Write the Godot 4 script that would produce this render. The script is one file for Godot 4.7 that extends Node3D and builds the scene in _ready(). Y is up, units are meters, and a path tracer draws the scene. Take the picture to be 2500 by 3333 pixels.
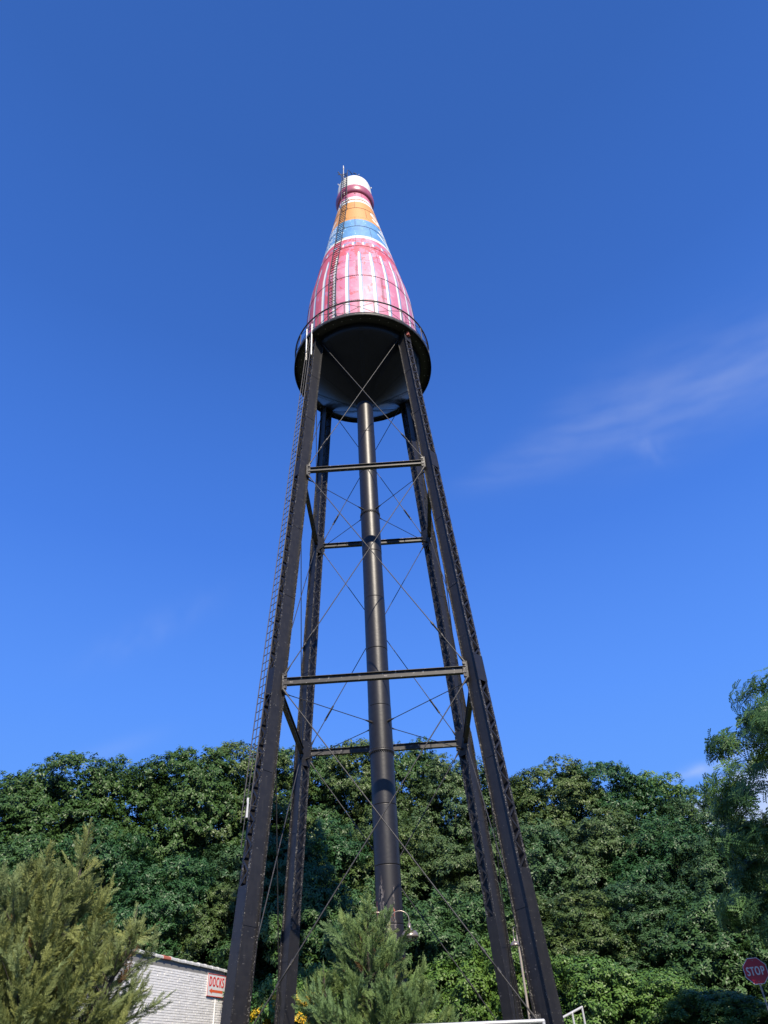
extends Node3D
# A bottle-shaped water tower on four laced steel legs, seen from the street below.

const SUN_AZ := 14.5      # degrees to the right of the line tower -> viewer
const SUN_EL := 41.0
const LEG_BASE_R := 5.597
const LEG_TOP_R := 3.239
const LEG_TOP := 30.6
const LEG_REF := 30.826
const TURN := 0.0291
const STRUT_A := 20.857
const STRUT_B := 10.60

var M := {}
var taken := {}
var rng := RandomNumberGenerator.new()

# ------------------------------------------------------------------ mesh builder
class MB:
	var v := PackedVector3Array()
	var n := PackedVector3Array()
	var c := PackedColorArray()
	var t := PackedVector2Array()
	var i := PackedInt32Array()
	func quad(a: Vector3, b: Vector3, d: Vector3, e: Vector3, nn: Vector3) -> void:
		var k := v.size()
		v.append(a); v.append(b); v.append(d); v.append(e)
		for q in 4: n.append(nn)
		if (b - a).cross(d - a).dot(nn) > 0.0:
			i.append_array(PackedInt32Array([k, k + 2, k + 1, k, k + 3, k + 2]))
		else:
			i.append_array(PackedInt32Array([k, k + 1, k + 2, k, k + 2, k + 3]))
	func tri(a: Vector3, b: Vector3, d: Vector3, nn: Vector3) -> void:
		var k := v.size()
		v.append(a); v.append(b); v.append(d)
		for q in 3: n.append(nn)
		if (b - a).cross(d - a).dot(nn) > 0.0:
			i.append_array(PackedInt32Array([k, k + 2, k + 1]))
		else:
			i.append_array(PackedInt32Array([k, k + 1, k + 2]))
	func box(x: Transform3D, s: Vector3) -> void:
		var h := s * 0.5
		var p := []
		for zz in [-1, 1]:
			for yy in [-1, 1]:
				for xx in [-1, 1]:
					p.append(x * Vector3(h.x * xx, h.y * yy, h.z * zz))
		var b := x.basis.orthonormalized()
		quad(p[0], p[1], p[3], p[2], -b.z); quad(p[4], p[5], p[7], p[6], b.z)
		quad(p[0], p[2], p[6], p[4], -b.x); quad(p[1], p[3], p[7], p[5], b.x)
		quad(p[0], p[1], p[5], p[4], -b.y); quad(p[2], p[3], p[7], p[6], b.y)
	func tube(pts: Array, rad: Array, sides: int, caps := true) -> void:
		var prev := Vector3.ZERO
		var base := v.size()
		var m := pts.size()
		for k in m:
			var d: Vector3
			if k == 0: d = pts[1] - pts[0]
			elif k == m - 1: d = pts[k] - pts[k - 1]
			else: d = (pts[k + 1] - pts[k]).normalized() + (pts[k] - pts[k - 1]).normalized()
			d = d.normalized()
			var x: Vector3
			if k == 0:
				x = d.cross(Vector3.UP if absf(d.y) < 0.9 else Vector3.RIGHT).normalized()
			else:
				x = (prev - d * prev.dot(d)).normalized()
			prev = x
			var y := d.cross(x)
			for s in sides:
				var a := TAU * s / sides
				var o := x * cos(a) + y * sin(a)
				v.append(pts[k] + o * float(rad[k])); n.append(o)
		for k in m - 1:
			for s in sides:
				var a0 := base + k * sides + s
				var a1 := base + k * sides + (s + 1) % sides
				i.append_array(PackedInt32Array([a0, a0 + sides, a1, a1, a0 + sides, a1 + sides]))
		if caps:
			for e in [0, m - 1]:
				var dd: Vector3 = (pts[1] - pts[0]).normalized() * -1.0 if e == 0 else (pts[m - 1] - pts[m - 2]).normalized()
				for s in range(1, sides - 1):
					tri(v[base + e * sides], v[base + e * sides + s], v[base + e * sides + s + 1], dd)
	# profile of Vector2(radius, height) turned round the y axis
	func lathe(prof: Array, seg: int, a0 := 0.0, a1 := TAU, uv_z0 := 0.0, uv_h := 1.0) -> void:
		var base := v.size()
		var m := prof.size()
		for k in m:
			var q: Vector2
			if k == 0: q = prof[1] - prof[0]
			elif k == m - 1: q = prof[k] - prof[k - 1]
			else: q = (prof[k + 1] - prof[k]).normalized() + (prof[k] - prof[k - 1]).normalized()
			q = q.normalized()
			for s in seg + 1:
				var a := a0 + (a1 - a0) * s / seg
				var o := Vector3(sin(a), 0, cos(a))
				v.append(o * prof[k].x + Vector3.UP * prof[k].y)
				n.append((o * q.y + Vector3.UP * -q.x).normalized())
				t.append(Vector2(a / TAU + 0.5, 1.0 - (prof[k].y - uv_z0) / uv_h))
		for k in m - 1:
			for s in seg:
				var b0 := base + k * (seg + 1) + s
				i.append_array(PackedInt32Array([b0, b0 + seg + 1, b0 + 1, b0 + 1, b0 + seg + 1, b0 + seg + 2]))
	func add(x: Transform3D, leaf: Array, col: PackedColorArray) -> void:
		v.append_array(x * (leaf[0] as PackedVector3Array))
		n.append_array(Transform3D(x.basis.orthonormalized(), Vector3.ZERO) * (leaf[1] as PackedVector3Array))
		c.append_array(col)
	func mesh() -> ArrayMesh:
		var a := []
		a.resize(Mesh.ARRAY_MAX)
		a[Mesh.ARRAY_VERTEX] = v; a[Mesh.ARRAY_NORMAL] = n
		if i.size() > 0: a[Mesh.ARRAY_INDEX] = i
		if c.size() == v.size(): a[Mesh.ARRAY_COLOR] = c
		if t.size() == v.size(): a[Mesh.ARRAY_TEX_UV] = t
		var o := ArrayMesh.new()
		o.add_surface_from_arrays(Mesh.PRIMITIVE_TRIANGLES, a)
		return o

# ------------------------------------------------------------------ scene helpers
func numbered(s: String) -> String:
	var k: int = taken.get(s, 0)
	taken[s] = k + 1
	return s if k == 0 else "%s_%03d" % [s, k]

func put(called: String, m: Mesh, mat: Material, parent: Node = self, x := Transform3D.IDENTITY) -> MeshInstance3D:
	var o := MeshInstance3D.new()
	o.name = numbered(called) if parent == self else called
	o.mesh = m
	if mat: o.material_override = mat
	o.transform = x
	parent.add_child(o, true)
	return o

func group_node(called: String, parent: Node = self, x := Transform3D.IDENTITY) -> Node3D:
	var o := Node3D.new()
	o.name = numbered(called) if parent == self else called
	o.transform = x
	parent.add_child(o, true)
	return o

func tag(o: Node, label: String, category: String, group := "", kind := "") -> void:
	if label: o.set_meta("label", label)
	if category: o.set_meta("category", category)
	if group: o.set_meta("group", group)
	if kind: o.set_meta("kind", kind)

func boxmesh(s: Vector3) -> BoxMesh:
	var b := BoxMesh.new()
	b.size = s
	return b

func frame(y: Vector3, z_hint: Vector3, o: Vector3) -> Transform3D:
	y = y.normalized()
	var x := y.cross(z_hint).normalized()
	return Transform3D(Basis(x, y, x.cross(y)), o)

func s(r: float, g: float, b: float) -> Color:   # linear value -> the sRGB that albedo_color wants
	return Color(r, g, b).linear_to_srgb()

func noise(seed_: int, freq: float, oct := 4, type := FastNoiseLite.TYPE_SIMPLEX_SMOOTH) -> FastNoiseLite:
	var f := FastNoiseLite.new()
	f.seed = seed_; f.frequency = freq; f.fractal_octaves = oct; f.noise_type = type
	return f

func ramp_tex(seed_: int, freq: float, stops: Array, size := 512, oct := 5) -> NoiseTexture2D:
	var t := NoiseTexture2D.new()
	t.width = size; t.height = size; t.seamless = true; t.normalize = true
	t.noise = noise(seed_, freq, oct)
	var g := Gradient.new()
	var off := PackedFloat32Array()
	var col := PackedColorArray()
	for q in stops:
		off.append(q[0]); col.append(q[1])
	g.offsets = off; g.colors = col
	t.color_ramp = g
	return t

func bump_tex(seed_: int, freq: float, strength: float, size := 512) -> NoiseTexture2D:
	var t := NoiseTexture2D.new()
	t.width = size; t.height = size; t.seamless = true; t.as_normal_map = true; t.bump_strength = strength
	t.noise = noise(seed_, freq, 5)
	return t

# paint with soft mottling, upright scuffs and small hard-edged chips
func chip_tex(seed_: int, a: Color, b: Color, scuff: Color, chip: Color, limit: float) -> ImageTexture:
	var w := 512
	var lo := noise(seed_, 0.012, 4)
	var hi := noise(seed_ + 1, 0.085, 2)
	var where := noise(seed_ + 2, 0.018, 2)
	var st := noise(seed_ + 3, 0.05, 3)
	var im := Image.create_empty(w, w, false, Image.FORMAT_RGB8)
	for y in w:
		for x in w:
			var c := a.lerp(b, clampf(0.5 + lo.get_noise_2d(x, y), 0.0, 1.0))
			var k := st.get_noise_2d(x, y * 0.08)
			if k > 0.22: c = c.lerp(scuff, clampf((k - 0.22) * 3.0, 0.0, 0.8))
			if hi.get_noise_2d(x, y * 0.6) + 0.5 * where.get_noise_2d(x, y * 0.5) > limit: c = chip
			im.set_pixel(x, y, c)
	return ImageTexture.create_from_image(im)

func mat(col: Color, rough: float, metal := 0.0) -> StandardMaterial3D:
	var m := StandardMaterial3D.new()
	m.albedo_color = col; m.roughness = rough; m.metallic = metal
	return m

func tri_mat(tex: Texture2D, rough: float, scale: float, col := Color.WHITE, bump: Texture2D = null, amount := 0.5) -> StandardMaterial3D:
	var m := mat(col, rough)
	m.albedo_texture = tex
	m.uv1_triplanar = true
	m.uv1_world_triplanar = true
	m.uv1_scale = Vector3.ONE * scale
	if bump:
		m.normal_enabled = true; m.normal_texture = bump; m.normal_scale = amount
	return m

# lower riser: upright scrapes through the black paint to grey and to red primer
func worn_tex(black: Color) -> ImageTexture:
	var w := 512
	var h := 512
	var st := noise(91, 0.03, 4)
	var sp := noise(92, 0.06, 3)
	var im := Image.create_empty(w, h, false, Image.FORMAT_RGB8)
	var spots := [[-32.0, 4.35, 16.0, 0.75, 0], [20.0, 4.2, 7.0, 0.9, 0], [17.0, 4.0, 9.0, 0.32, 1], [24.0, 3.3, 6.0, 0.8, 0], [-60.0, 3.9, 10.0, 0.5, 1], [110.0, 4.0, 20.0, 0.8, 0], [-130.0, 4.1, 15.0, 0.6, 1]]
	for y in h:
		var z := 5.39 - 5.5 * (y + 0.5) / h
		for x in w:
			var az := ((x + 0.5) / w - 0.5) * 360.0
			var c := black
			var k := 0.6 * st.get_noise_2d(x * 2.2, y * 0.35) + 0.5 * sp.get_noise_2d(x, y)
			for q in spots:
				var d: float = pow((az - q[0]) / q[2], 2.0) + pow((z - q[1]) / q[3], 2.0)
				if d < 1.6 and k + 0.42 * (1.0 - d) > 0.36:
					c = s(0.30, 0.07, 0.04) if q[4] == 1 else (s(0.17, 0.15, 0.14) if k < 0.25 else s(0.06, 0.05, 0.047))
			im.set_pixel(x, y, c)
	return ImageTexture.create_from_image(im)

func leaf_mat(rough: float, back: Color) -> StandardMaterial3D:
	var m := mat(Color.WHITE, rough)
	m.vertex_color_use_as_albedo = true
	m.cull_mode = BaseMaterial3D.CULL_DISABLED
	m.backlight_enabled = true
	m.backlight = back
	m.metallic_specular = 0.42
	return m

# ------------------------------------------------------------------ start
func _ready() -> void:
	rng.seed = 11
	make_view()
	make_materials()
	make_ground()
	make_tower()
	make_building()
	make_trees()
	make_conifers()
	make_lamps()
	make_stop_sign()
	make_handrails()

func make_view() -> void:
	var cam := Camera3D.new()
	cam.name = "camera"
	cam.fov = 72.974
	cam.keep_aspect = Camera3D.KEEP_HEIGHT
	cam.near = 0.1; cam.far = 4000.0
	var r := Vector3(0.99860491, -0.05061708, -0.01503834)
	var u := Vector3(0.048747, 0.77423521, 0.63101788)
	cam.transform = Transform3D(Basis(r, u, r.cross(u)), Vector3(0, 0.03, 25.202))
	add_child(cam)
	cam.current = true
	var env := Environment.new()
	env.tonemap_mode = Environment.TONE_MAPPER_LINEAR
	env.tonemap_exposure = 1.4
	env.background_mode = Environment.BG_SKY
	env.sdfgi_enabled = true; env.ssao_enabled = true; env.ssil_enabled = true
	var sk := Sky.new()
	var pm := PanoramaSkyMaterial.new()
	pm.panorama = sky_picture()
	sk.sky_material = pm
	env.sky = sk
	env.background_energy_multiplier = 0.714
	env.ambient_light_source = Environment.AMBIENT_SOURCE_SKY
	var we := WorldEnvironment.new()
	we.name = "world_environment"
	we.environment = env
	add_child(we)
	var sun := DirectionalLight3D.new()
	sun.name = "sun"
	sun.light_energy = 1.6
	sun.light_color = Color(1.0, 0.95, 0.87)
	sun.light_angular_distance = 0.53
	sun.shadow_enabled = true
	var a := deg_to_rad(SUN_AZ)
	var e := deg_to_rad(SUN_EL)
	var d := Vector3(sin(a) * cos(e), sin(e), cos(a) * cos(e))
	sun.look_at_from_position(d * 100.0, Vector3.ZERO, Vector3.UP)
	add_child(sun)

func sky_picture() -> ImageTexture:
	var w := 2048
	var h := 1024
	var el := [-90.0, -1.0, 0.0, 8.0, 16.0, 23.0, 36.0, 52.0, 65.0, 76.0, 90.0]
	var cs := [Color(0.2, 0.22, 0.2), Color(0.3, 0.33, 0.33), Color(0.50, 0.72, 1.0), Color(0.46, 0.68, 1.0), Color(0.40, 0.635, 1.0), Color(0.36, 0.595, 0.99),
		Color(0.285, 0.505, 0.90), Color(0.235, 0.430, 0.78), Color(0.216, 0.400, 0.725), Color(0.212, 0.392, 0.712), Color(0.21, 0.385, 0.70)]
	var wis := noise(5, 1.0, 5)
	var fine := noise(8, 1.0, 4)
	var puff := noise(21, 1.0, 5)
	var data := PackedFloat32Array()
	for y in h:
		var e := 90.0 - (y + 0.5) * 180.0 / h
		var k := 0
		while k < el.size() - 2 and e > el[k + 1]: k += 1
		var f: float = clampf((e - el[k]) / (el[k + 1] - el[k]), 0.0, 1.0)
		var c: Color = cs[k].srgb_to_linear().lerp(cs[k + 1].srgb_to_linear(), f)
		var row := PackedFloat32Array([c.r, c.g, c.b])
		while row.size() < w * 3: row.append_array(row)
		if e > 8.0 and e < 56.0:
			for step in range(-194, 353):
				var x := posmod(step, w)      # column 0 looks along -z
				var az := (step + 0.5) * 360.0 / w
				var o := c
				# a thin feathered streak of high cloud that widens towards the right
				var m := 0.0
				if az > 4.0 and az < 62.0 and e > 34.0:
					var mid := 40.3 + 2.1 * smoothstep(6.0, 26.0, az) - 0.9 * smoothstep(30.0, 46.0, az)
					var half := 0.7 + 2.9 * smoothstep(5.0, 30.0, az)
					var q := (e - mid) / half
					var body := exp(-q * q * 1.4) * smoothstep(5.0, 16.0, az) * (1.0 - smoothstep(46.0, 60.0, az))
					var st := wis.get_noise_2d(az * 0.09, (e + az * 0.10) * 0.55) * 0.55 + 0.6
					m = body * clampf(st, 0.0, 1.0) * (0.075 + 0.075 * smoothstep(12.0, 34.0, az))
					var w2 := exp(-pow((az - 29.6 + (e - 39.0) * 0.5) / 1.1, 2.0) - pow((e - 39.4) / 1.3, 2.0))
					m += w2 * 0.06 * (0.7 + fine.get_noise_2d(az * 0.6, e * 0.6))
				# faint wisps low on the left
				if az < -8.0 and az > -34.0:
					var q2 := (e - 29.5 - (az + 19.0) * 0.55) / 1.3
					m += exp(-q2 * q2) * exp(-pow((az + 20.0) / 4.5, 2.0)) * 0.035 * (0.8 + wis.get_noise_2d(az * 0.4, e * 0.3))
					m += exp(-pow((e - 19.9 - (az + 21.5) * 0.4) / 0.7, 2.0)) * exp(-pow((az + 21.5) / 3.0, 2.0)) * 0.05
				# white cumulus low on the right and the streak above it
				if az > 16.0 and az < 60.0 and e < 26.0:
					var top := 13.6 + 2.4 * smoothstep(22.5, 28.5, az) + 0.9 * puff.get_noise_2d(az * 0.7, e * 0.35)
					var lump := smoothstep(top + 0.55, top - 0.5, e) * smoothstep(21.0, 23.5, az)
					m = maxf(m, lump * (0.55 + 0.3 * puff.get_noise_2d(az * 0.5 + 40.0, e * 0.9)))
					var q3 := (e - 15.9 - (az - 24.0) * 0.12) / 0.42
					m = maxf(m, exp(-q3 * q3) * smoothstep(20.0, 25.0, az) * 0.22 * (0.9 + fine.get_noise_2d(az * 0.5, e * 1.2)))
				if m > 0.0:
					o = c.lerp(Color(0.80, 0.86, 0.97), clampf(m, 0.0, 0.9))
				row[x * 3] = o.r; row[x * 3 + 1] = o.g; row[x * 3 + 2] = o.b
		data.append_array(row)
	return ImageTexture.create_from_image(Image.create_from_data(w, h, false, Image.FORMAT_RGBF, data.to_byte_array()))

func make_materials() -> void:
	# black tower paint: faint mottling, and the same with chips down to grey primer and rust
	var k0 := s(0.009, 0.009, 0.012)
	var k1 := s(0.015, 0.0145, 0.017)
	var chip := s(0.30, 0.29, 0.28)
	var bump := bump_tex(3, 0.02, 3.0)
	M.black = tri_mat(chip_tex(71, k0, k1, s(0.022, 0.021, 0.022), s(0.20, 0.195, 0.19), 0.88), 0.5, 0.45, Color.WHITE, bump, 0.15)
	M.riser = tri_mat(ramp_tex(1, 0.012, [[0.0, k0], [0.45, k0.lerp(k1, 0.5)], [0.8, k1], [1.0, s(0.019, 0.018, 0.018)]]), 0.42, 0.6, Color.WHITE, bump, 0.12)
	M.chipped = tri_mat(chip_tex(75, k0, k1, s(0.036, 0.031, 0.029), s(0.32, 0.31, 0.29), 0.50), 0.55, 0.6, Color.WHITE, bump, 0.2)
	M.gloss = tri_mat(ramp_tex(4, 0.008, [[0.0, s(0.007, 0.008, 0.012)], [1.0, s(0.013, 0.014, 0.019)]]), 0.3, 0.35, Color.WHITE, bump_tex(9, 0.006, 2.0), 0.12)
	M.gloss.metallic_specular = 0.32
	M.strut = tri_mat(ramp_tex(12, 0.03, [[0.0, k1], [0.55, s(0.024, 0.023, 0.023)], [0.78, s(0.038, 0.035, 0.034)], [0.86, chip], [1.0, chip]], 512, 5), 0.5, 0.31)
	M.rod = tri_mat(ramp_tex(13, 0.05, [[0.0, s(0.018, 0.018, 0.02)], [0.6, s(0.034, 0.033, 0.033)], [0.8, s(0.07, 0.068, 0.066)], [0.88, s(0.25, 0.245, 0.24)], [1.0, s(0.30, 0.29, 0.28)]]), 0.5, 0.7)
	M.worn = mat(Color.WHITE, 0.5)
	M.worn.albedo_texture = worn_tex(k0.lerp(k1, 0.5))
	M.dark = mat(s(0.012, 0.012, 0.014), 0.7)
	M.ladder = mat(s(0.045, 0.043, 0.045), 0.5)
	M.tank_ladder = mat(s(0.02, 0.02, 0.022), 0.5)
	M.galv = tri_mat(ramp_tex(19, 0.03, [[0.0, s(0.42, 0.43, 0.44)], [1.0, s(0.62, 0.62, 0.62)]]), 0.42, 2.0)
	M.galv.metallic = 0.35
	M.redlead = mat(s(0.30, 0.08, 0.07), 0.6)
	M.bolt = mat(s(0.35, 0.35, 0.36), 0.5)
	M.seam = mat(s(0.10, 0.05, 0.06), 0.7)
	M.concrete = tri_mat(ramp_tex(23, 0.02, [[0.0, s(0.24, 0.235, 0.22)], [1.0, s(0.38, 0.37, 0.35)]]), 0.9, 0.8, Color.WHITE, bump, 0.5)
	M.white_block = tri_mat(ramp_tex(25, 0.012, [[0.0, s(0.62, 0.62, 0.61)], [0.3, s(0.80, 0.80, 0.79)], [1.0, s(0.86, 0.86, 0.85)]], 512, 6), 0.75, 0.35, Color.WHITE, bump_tex(26, 0.06, 4.0), 0.4)
	M.white_block2 = tri_mat(ramp_tex(27, 0.03, [[0.0, s(0.45, 0.45, 0.44)], [0.4, s(0.72, 0.72, 0.71)], [1.0, s(0.84, 0.84, 0.83)]], 512, 6), 0.75, 0.5, Color.WHITE, bump_tex(26, 0.06, 4.0), 0.4)
	M.joint = mat(s(0.22, 0.22, 0.215), 0.9)
	M.coping = tri_mat(ramp_tex(28, 0.02, [[0.0, s(0.36, 0.37, 0.36)], [0.5, s(0.55, 0.56, 0.55)], [1.0, s(0.70, 0.70, 0.69)]]), 0.6, 0.9)
	M.clay = mat(s(0.42, 0.13, 0.09), 0.7)
	M.board = mat(s(0.74, 0.74, 0.74), 0.5)
	M.board_red = mat(s(0.62, 0.05, 0.05), 0.5)
	M.board_orange = mat(s(0.72, 0.12, 0.05), 0.5)
	M.downspout = tri_mat(ramp_tex(29, 0.02, [[0.0, s(0.45, 0.14, 0.08)], [1.0, s(0.62, 0.22, 0.13)]]), 0.6, 1.5)
	M.roof = mat(s(0.16, 0.16, 0.165), 0.85)
	M.bark = tri_mat(ramp_tex(31, 0.03, [[0.0, s(0.03, 0.026, 0.022)], [1.0, s(0.09, 0.078, 0.065)]]), 0.95, 0.8)
	M.lamp = mat(s(0.30, 0.255, 0.225), 0.32, 0.6)
	M.lamp_pole = mat(s(0.34, 0.30, 0.26), 0.45, 0.2)
	M.bulb = mat(s(0.6, 0.6, 0.58), 0.2)
	M.sign_red = mat(s(0.50, 0.012, 0.03), 0.35)
	M.sign_white = mat(s(0.75, 0.75, 0.76), 0.35)
	M.post = mat(s(0.28, 0.29, 0.28), 0.5, 0.4)
	M.leaf = leaf_mat(0.45, s(0.05, 0.09, 0.015))
	M.leaf_warm = leaf_mat(0.45, s(0.06, 0.09, 0.015))
	M.leaf_warm.albedo_color = Color(1.0, 0.98, 0.88)
	M.leaf_cool = leaf_mat(0.45, s(0.04, 0.08, 0.02))
	M.leaf_cool.albedo_color = Color(0.84, 0.93, 0.95)
	M.leaf_thin = leaf_mat(0.5, s(0.10, 0.17, 0.03))
	M.needle = leaf_mat(0.6, s(0.03, 0.045, 0.01))

# ------------------------------------------------------------------ ground
func ground_y(x: float, z: float) -> float:
	var y := -1.6
	if z < 25.0: y = lerpf(0.0, -1.6, smoothstep(2.0, 27.0, z))
	if z < -18.0:
		var q := (-18.0 - z)
		y += minf(q * 0.12, 9.0) + 12.0 * smoothstep(30.0, 66.0, q)
	return y

func make_ground() -> void:
	var b := MB.new()
	var xs := []
	var zs := []
	for k in range(-30, 31): xs.append(k * 4.0 if absi(k) <= 20 else signf(k) * (80.0 + (absi(k) - 20) * 60.0))
	for k in range(-30, 31): zs.append(k * 3.0 if absi(k) <= 24 else signf(k) * (72.0 + (absi(k) - 24) * 90.0))
	for z in zs:
		for x in xs:
			b.v.append(Vector3(x, ground_y(x, z), z))
			var dz := (ground_y(x, z + 0.5) - ground_y(x, z - 0.5))
			b.n.append(Vector3(0, 1, -dz).normalized())
	var w := xs.size()
	for r in zs.size() - 1:
		for q in w - 1:
			var k := r * w + q
			b.i.append_array(PackedInt32Array([k, k + 1, k + w, k + 1, k + w + 1, k + w]))
	var tex := ramp_tex(41, 0.01, [[0.0, s(0.05, 0.055, 0.03)], [0.4, s(0.06, 0.075, 0.03)], [0.7, s(0.10, 0.095, 0.07)], [1.0, s(0.14, 0.13, 0.11)]])
	var o := put("ground", b.mesh(), tri_mat(tex, 0.95, 0.08, Color.WHITE, bump_tex(42, 0.05, 4.0), 0.6))
	o.set_meta("kind", "structure")

# ------------------------------------------------------------------ tower
func leg_point(k: int, h: float) -> Vector3:
	var a: float = TURN + [3, 1, 5, 7][k] * PI / 4
	var r := LEG_BASE_R + (LEG_TOP_R - LEG_BASE_R) * h / LEG_REF
	return Vector3(r * cos(a), h, r * sin(a))

func radial(k: int) -> Vector3:
	var p := leg_point(k, 0.0)
	return Vector3(p.x, 0, p.z).normalized()

func make_tower() -> void:
	var tw := group_node("water_tower")
	tag(tw, "tall black steel water tower carrying a giant pink and white bottle shaped tank", "water tower")
	for k in 4: make_leg(tw, k)
	make_bracing(tw)
	make_riser(tw)
	make_tank(tw)
	make_balcony(tw)
	make_leg_ladder(tw)

func make_leg(tw: Node3D, k: int) -> void:
	var p0 := leg_point(k, 0.0)
	var p1 := leg_point(k, LEG_TOP)
	var ax := (p1 - p0).normalized()
	var rad := radial(k)
	var x := frame(ax, rad, p0)         # y along the leg, z outwards, x across
	var L := p0.distance_to(p1)
	var lg := group_node("leg", tw, x)
	var D := 0.52        # depth along the radius
	var web := 0.135     # half distance of the two webs
	var out := 0.215     # half width over the flange tips
	for sx in [-1, 1]:
		put("web_plate", boxmesh(Vector3(0.014, L, D - 0.03)), M.black, lg, Transform3D(Basis.IDENTITY, Vector3(sx * web, L / 2, 0)))
		for sz in [-1, 1]:
			put("flange", boxmesh(Vector3(out - web + 0.007, L, 0.016)), M.chipped, lg, Transform3D(Basis.IDENTITY, Vector3(sx * (out + web - 0.007) / 2, L / 2, sz * (D / 2 - 0.008))))
	# solid cover plates at the foot and at the joints, lacing bars in between
	var shown := 1.0 if k < 2 else -1.0
	var solid := [[0.0, 4.3], [STRUT_B - 0.55, STRUT_B + 0.45], [STRUT_A - 0.5, STRUT_A + 0.45], [LEG_TOP - 0.7, LEG_TOP]]
	for q in solid:
		for sz in [-1, 1]:
			var l: float = (q[1] - q[0]) * L / LEG_TOP
			put("cover_plate", boxmesh(Vector3(out * 2.0 + 0.02, l, 0.012)), M.black, lg, Transform3D(Basis.IDENTITY, Vector3(0, (q[0] + q[1]) / 2 * L / LEG_TOP, sz * (D / 2 + 0.0075))))
	var pitch := 0.335
	var half := out - 0.045
	var bl := sqrt(pitch * pitch + 4 * half * half) + 0.05
	var bar := boxmesh(Vector3(0.058, bl, 0.011))
	var hidden := MB.new()
	var y := 4.33
	var side := 1.0
	var count := 0
	while y + pitch < LEG_TOP * 1.003 - 0.7:
		var mid := y + pitch / 2
		var skip := false
		for q in solid:
			if mid > q[0] - 0.1 and mid < q[1] + 0.1: skip = true
		if not skip:
			var d := Vector3(2 * half * side, pitch, 0).normalized()
			var bb := Basis(Vector3(d.y, -d.x, 0), d, Vector3(0, 0, 1))
			if count < 75:
				put("lacing_bar", bar, M.black, lg, Transform3D(bb, Vector3(0, mid, shown * (D / 2 + 0.006 + (0.004 if side > 0 else 0.0)))))
				count += 1
			else:
				hidden.box(Transform3D(bb, Vector3(0, mid, shown * (D / 2 + 0.006))), Vector3(0.058, bl, 0.011))
			hidden.box(Transform3D(bb, Vector3(0, mid, -shown * (D / 2 + 0.006))), Vector3(0.058, bl, 0.011))
		y += pitch
		side = -side
	put("rear_lacing", hidden.mesh(), M.black, lg).set_meta("kind", "stuff")
	# rivet heads along the flanges
	var rv := MB.new()
	var yy := 0.15
	while yy < L - 0.1:
		for sx in [-1, 1]:
			for sz in [-1, 1]:
				var c := Vector3(sx * (out - 0.03), yy, sz * (D / 2))
				var o := Vector3(0, 0, sz * 0.036)
				var e := 0.022
				var q := [c + Vector3(e, 0, 0), c + Vector3(0, e, 0), c - Vector3(e, 0, 0), c - Vector3(0, e, 0)]
				for w in 4:
					var a: Vector3 = q[w]
					var b2: Vector3 = q[(w + 1) % 4]
					rv.tri(a, b2, c + o, ((a + b2) / 2 - c + o).normalized())
				var c2 := Vector3(sx * web, yy + 0.08, sz * (D / 2 - 0.07))
				var o2 := Vector3(sx * 0.03, 0, 0)
				var q2 := [c2 + Vector3(0, e, 0), c2 + Vector3(0, 0, e), c2 - Vector3(0, e, 0), c2 - Vector3(0, 0, e)]
				for w in 4:
					var a3: Vector3 = q2[w]
					var b3: Vector3 = q2[(w + 1) % 4]
					rv.tri(a3, b3, c2 + o2, ((a3 + b3) / 2 - c2 + o2).normalized())
		yy += 0.17
	put("rivets", rv.mesh(), M.chipped, lg).set_meta("kind", "stuff")
	# splice plates on the webs where the column sections meet, strut gussets, foot
	for h in [3.4, 7.6, 14.2, 17.6, 24.4, 27.6]:
		for sx in [-1, 1]:
			put("splice_plate", boxmesh(Vector3(0.012, 0.10, D - 0.05)), M.black, lg, Transform3D(Basis.IDENTITY, Vector3(sx * (web + 0.0135), h, 0)))
	put("base_plate", boxmesh(Vector3(0.8, 0.04, 0.9)), M.chipped, lg, Transform3D(Basis.IDENTITY, Vector3(0, -0.021, 0)))
	var ft := CylinderMesh.new()
	ft.top_radius = 0.75; ft.bottom_radius = 0.85; ft.height = 0.7; ft.radial_segments = 24
	var fo := put("footing", ft, M.concrete, lg)
	fo.transform = x.affine_inverse() * Transform3D(Basis.IDENTITY, p0 + Vector3(0, -0.40, 0))
	# bracket that carries the tank, with red primer showing
	put("head_plate", boxmesh(Vector3(0.5, 0.05, 0.62)), M.chipped, lg, Transform3D(Basis.IDENTITY, Vector3(0, L + 0.02, 0)))
	var rb := put("head_bracket", boxmesh(Vector3(0.16, 0.30, 0.14)), M.redlead, lg, Transform3D(Basis.IDENTITY.rotated(Vector3.UP, 0.4), Vector3(0, L - 0.16, D / 2 + 0.09)))
	rb.set_meta("label", "bracket at the leg head with red primer showing")

func gusset(parent: Node, at: Vector3, dir: Vector3, w: float, h: float) -> void:
	var z := dir.cross(Vector3.UP).normalized()
	put("gusset", boxmesh(Vector3(w, h, 0.016)), M.chipped, parent, Transform3D(Basis(dir, Vector3.UP, z), at))
	var bt := CylinderMesh.new()
	bt.top_radius = 0.05; bt.bottom_radius = 0.05; bt.height = 0.09; bt.radial_segments = 10
	for sy in [-1, 1]:
		put("pin", bt, M.chipped, parent, Transform3D(Basis(dir, z, -Vector3.UP), at + Vector3.UP * sy * h * 0.36 + dir * w * 0.2))

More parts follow.
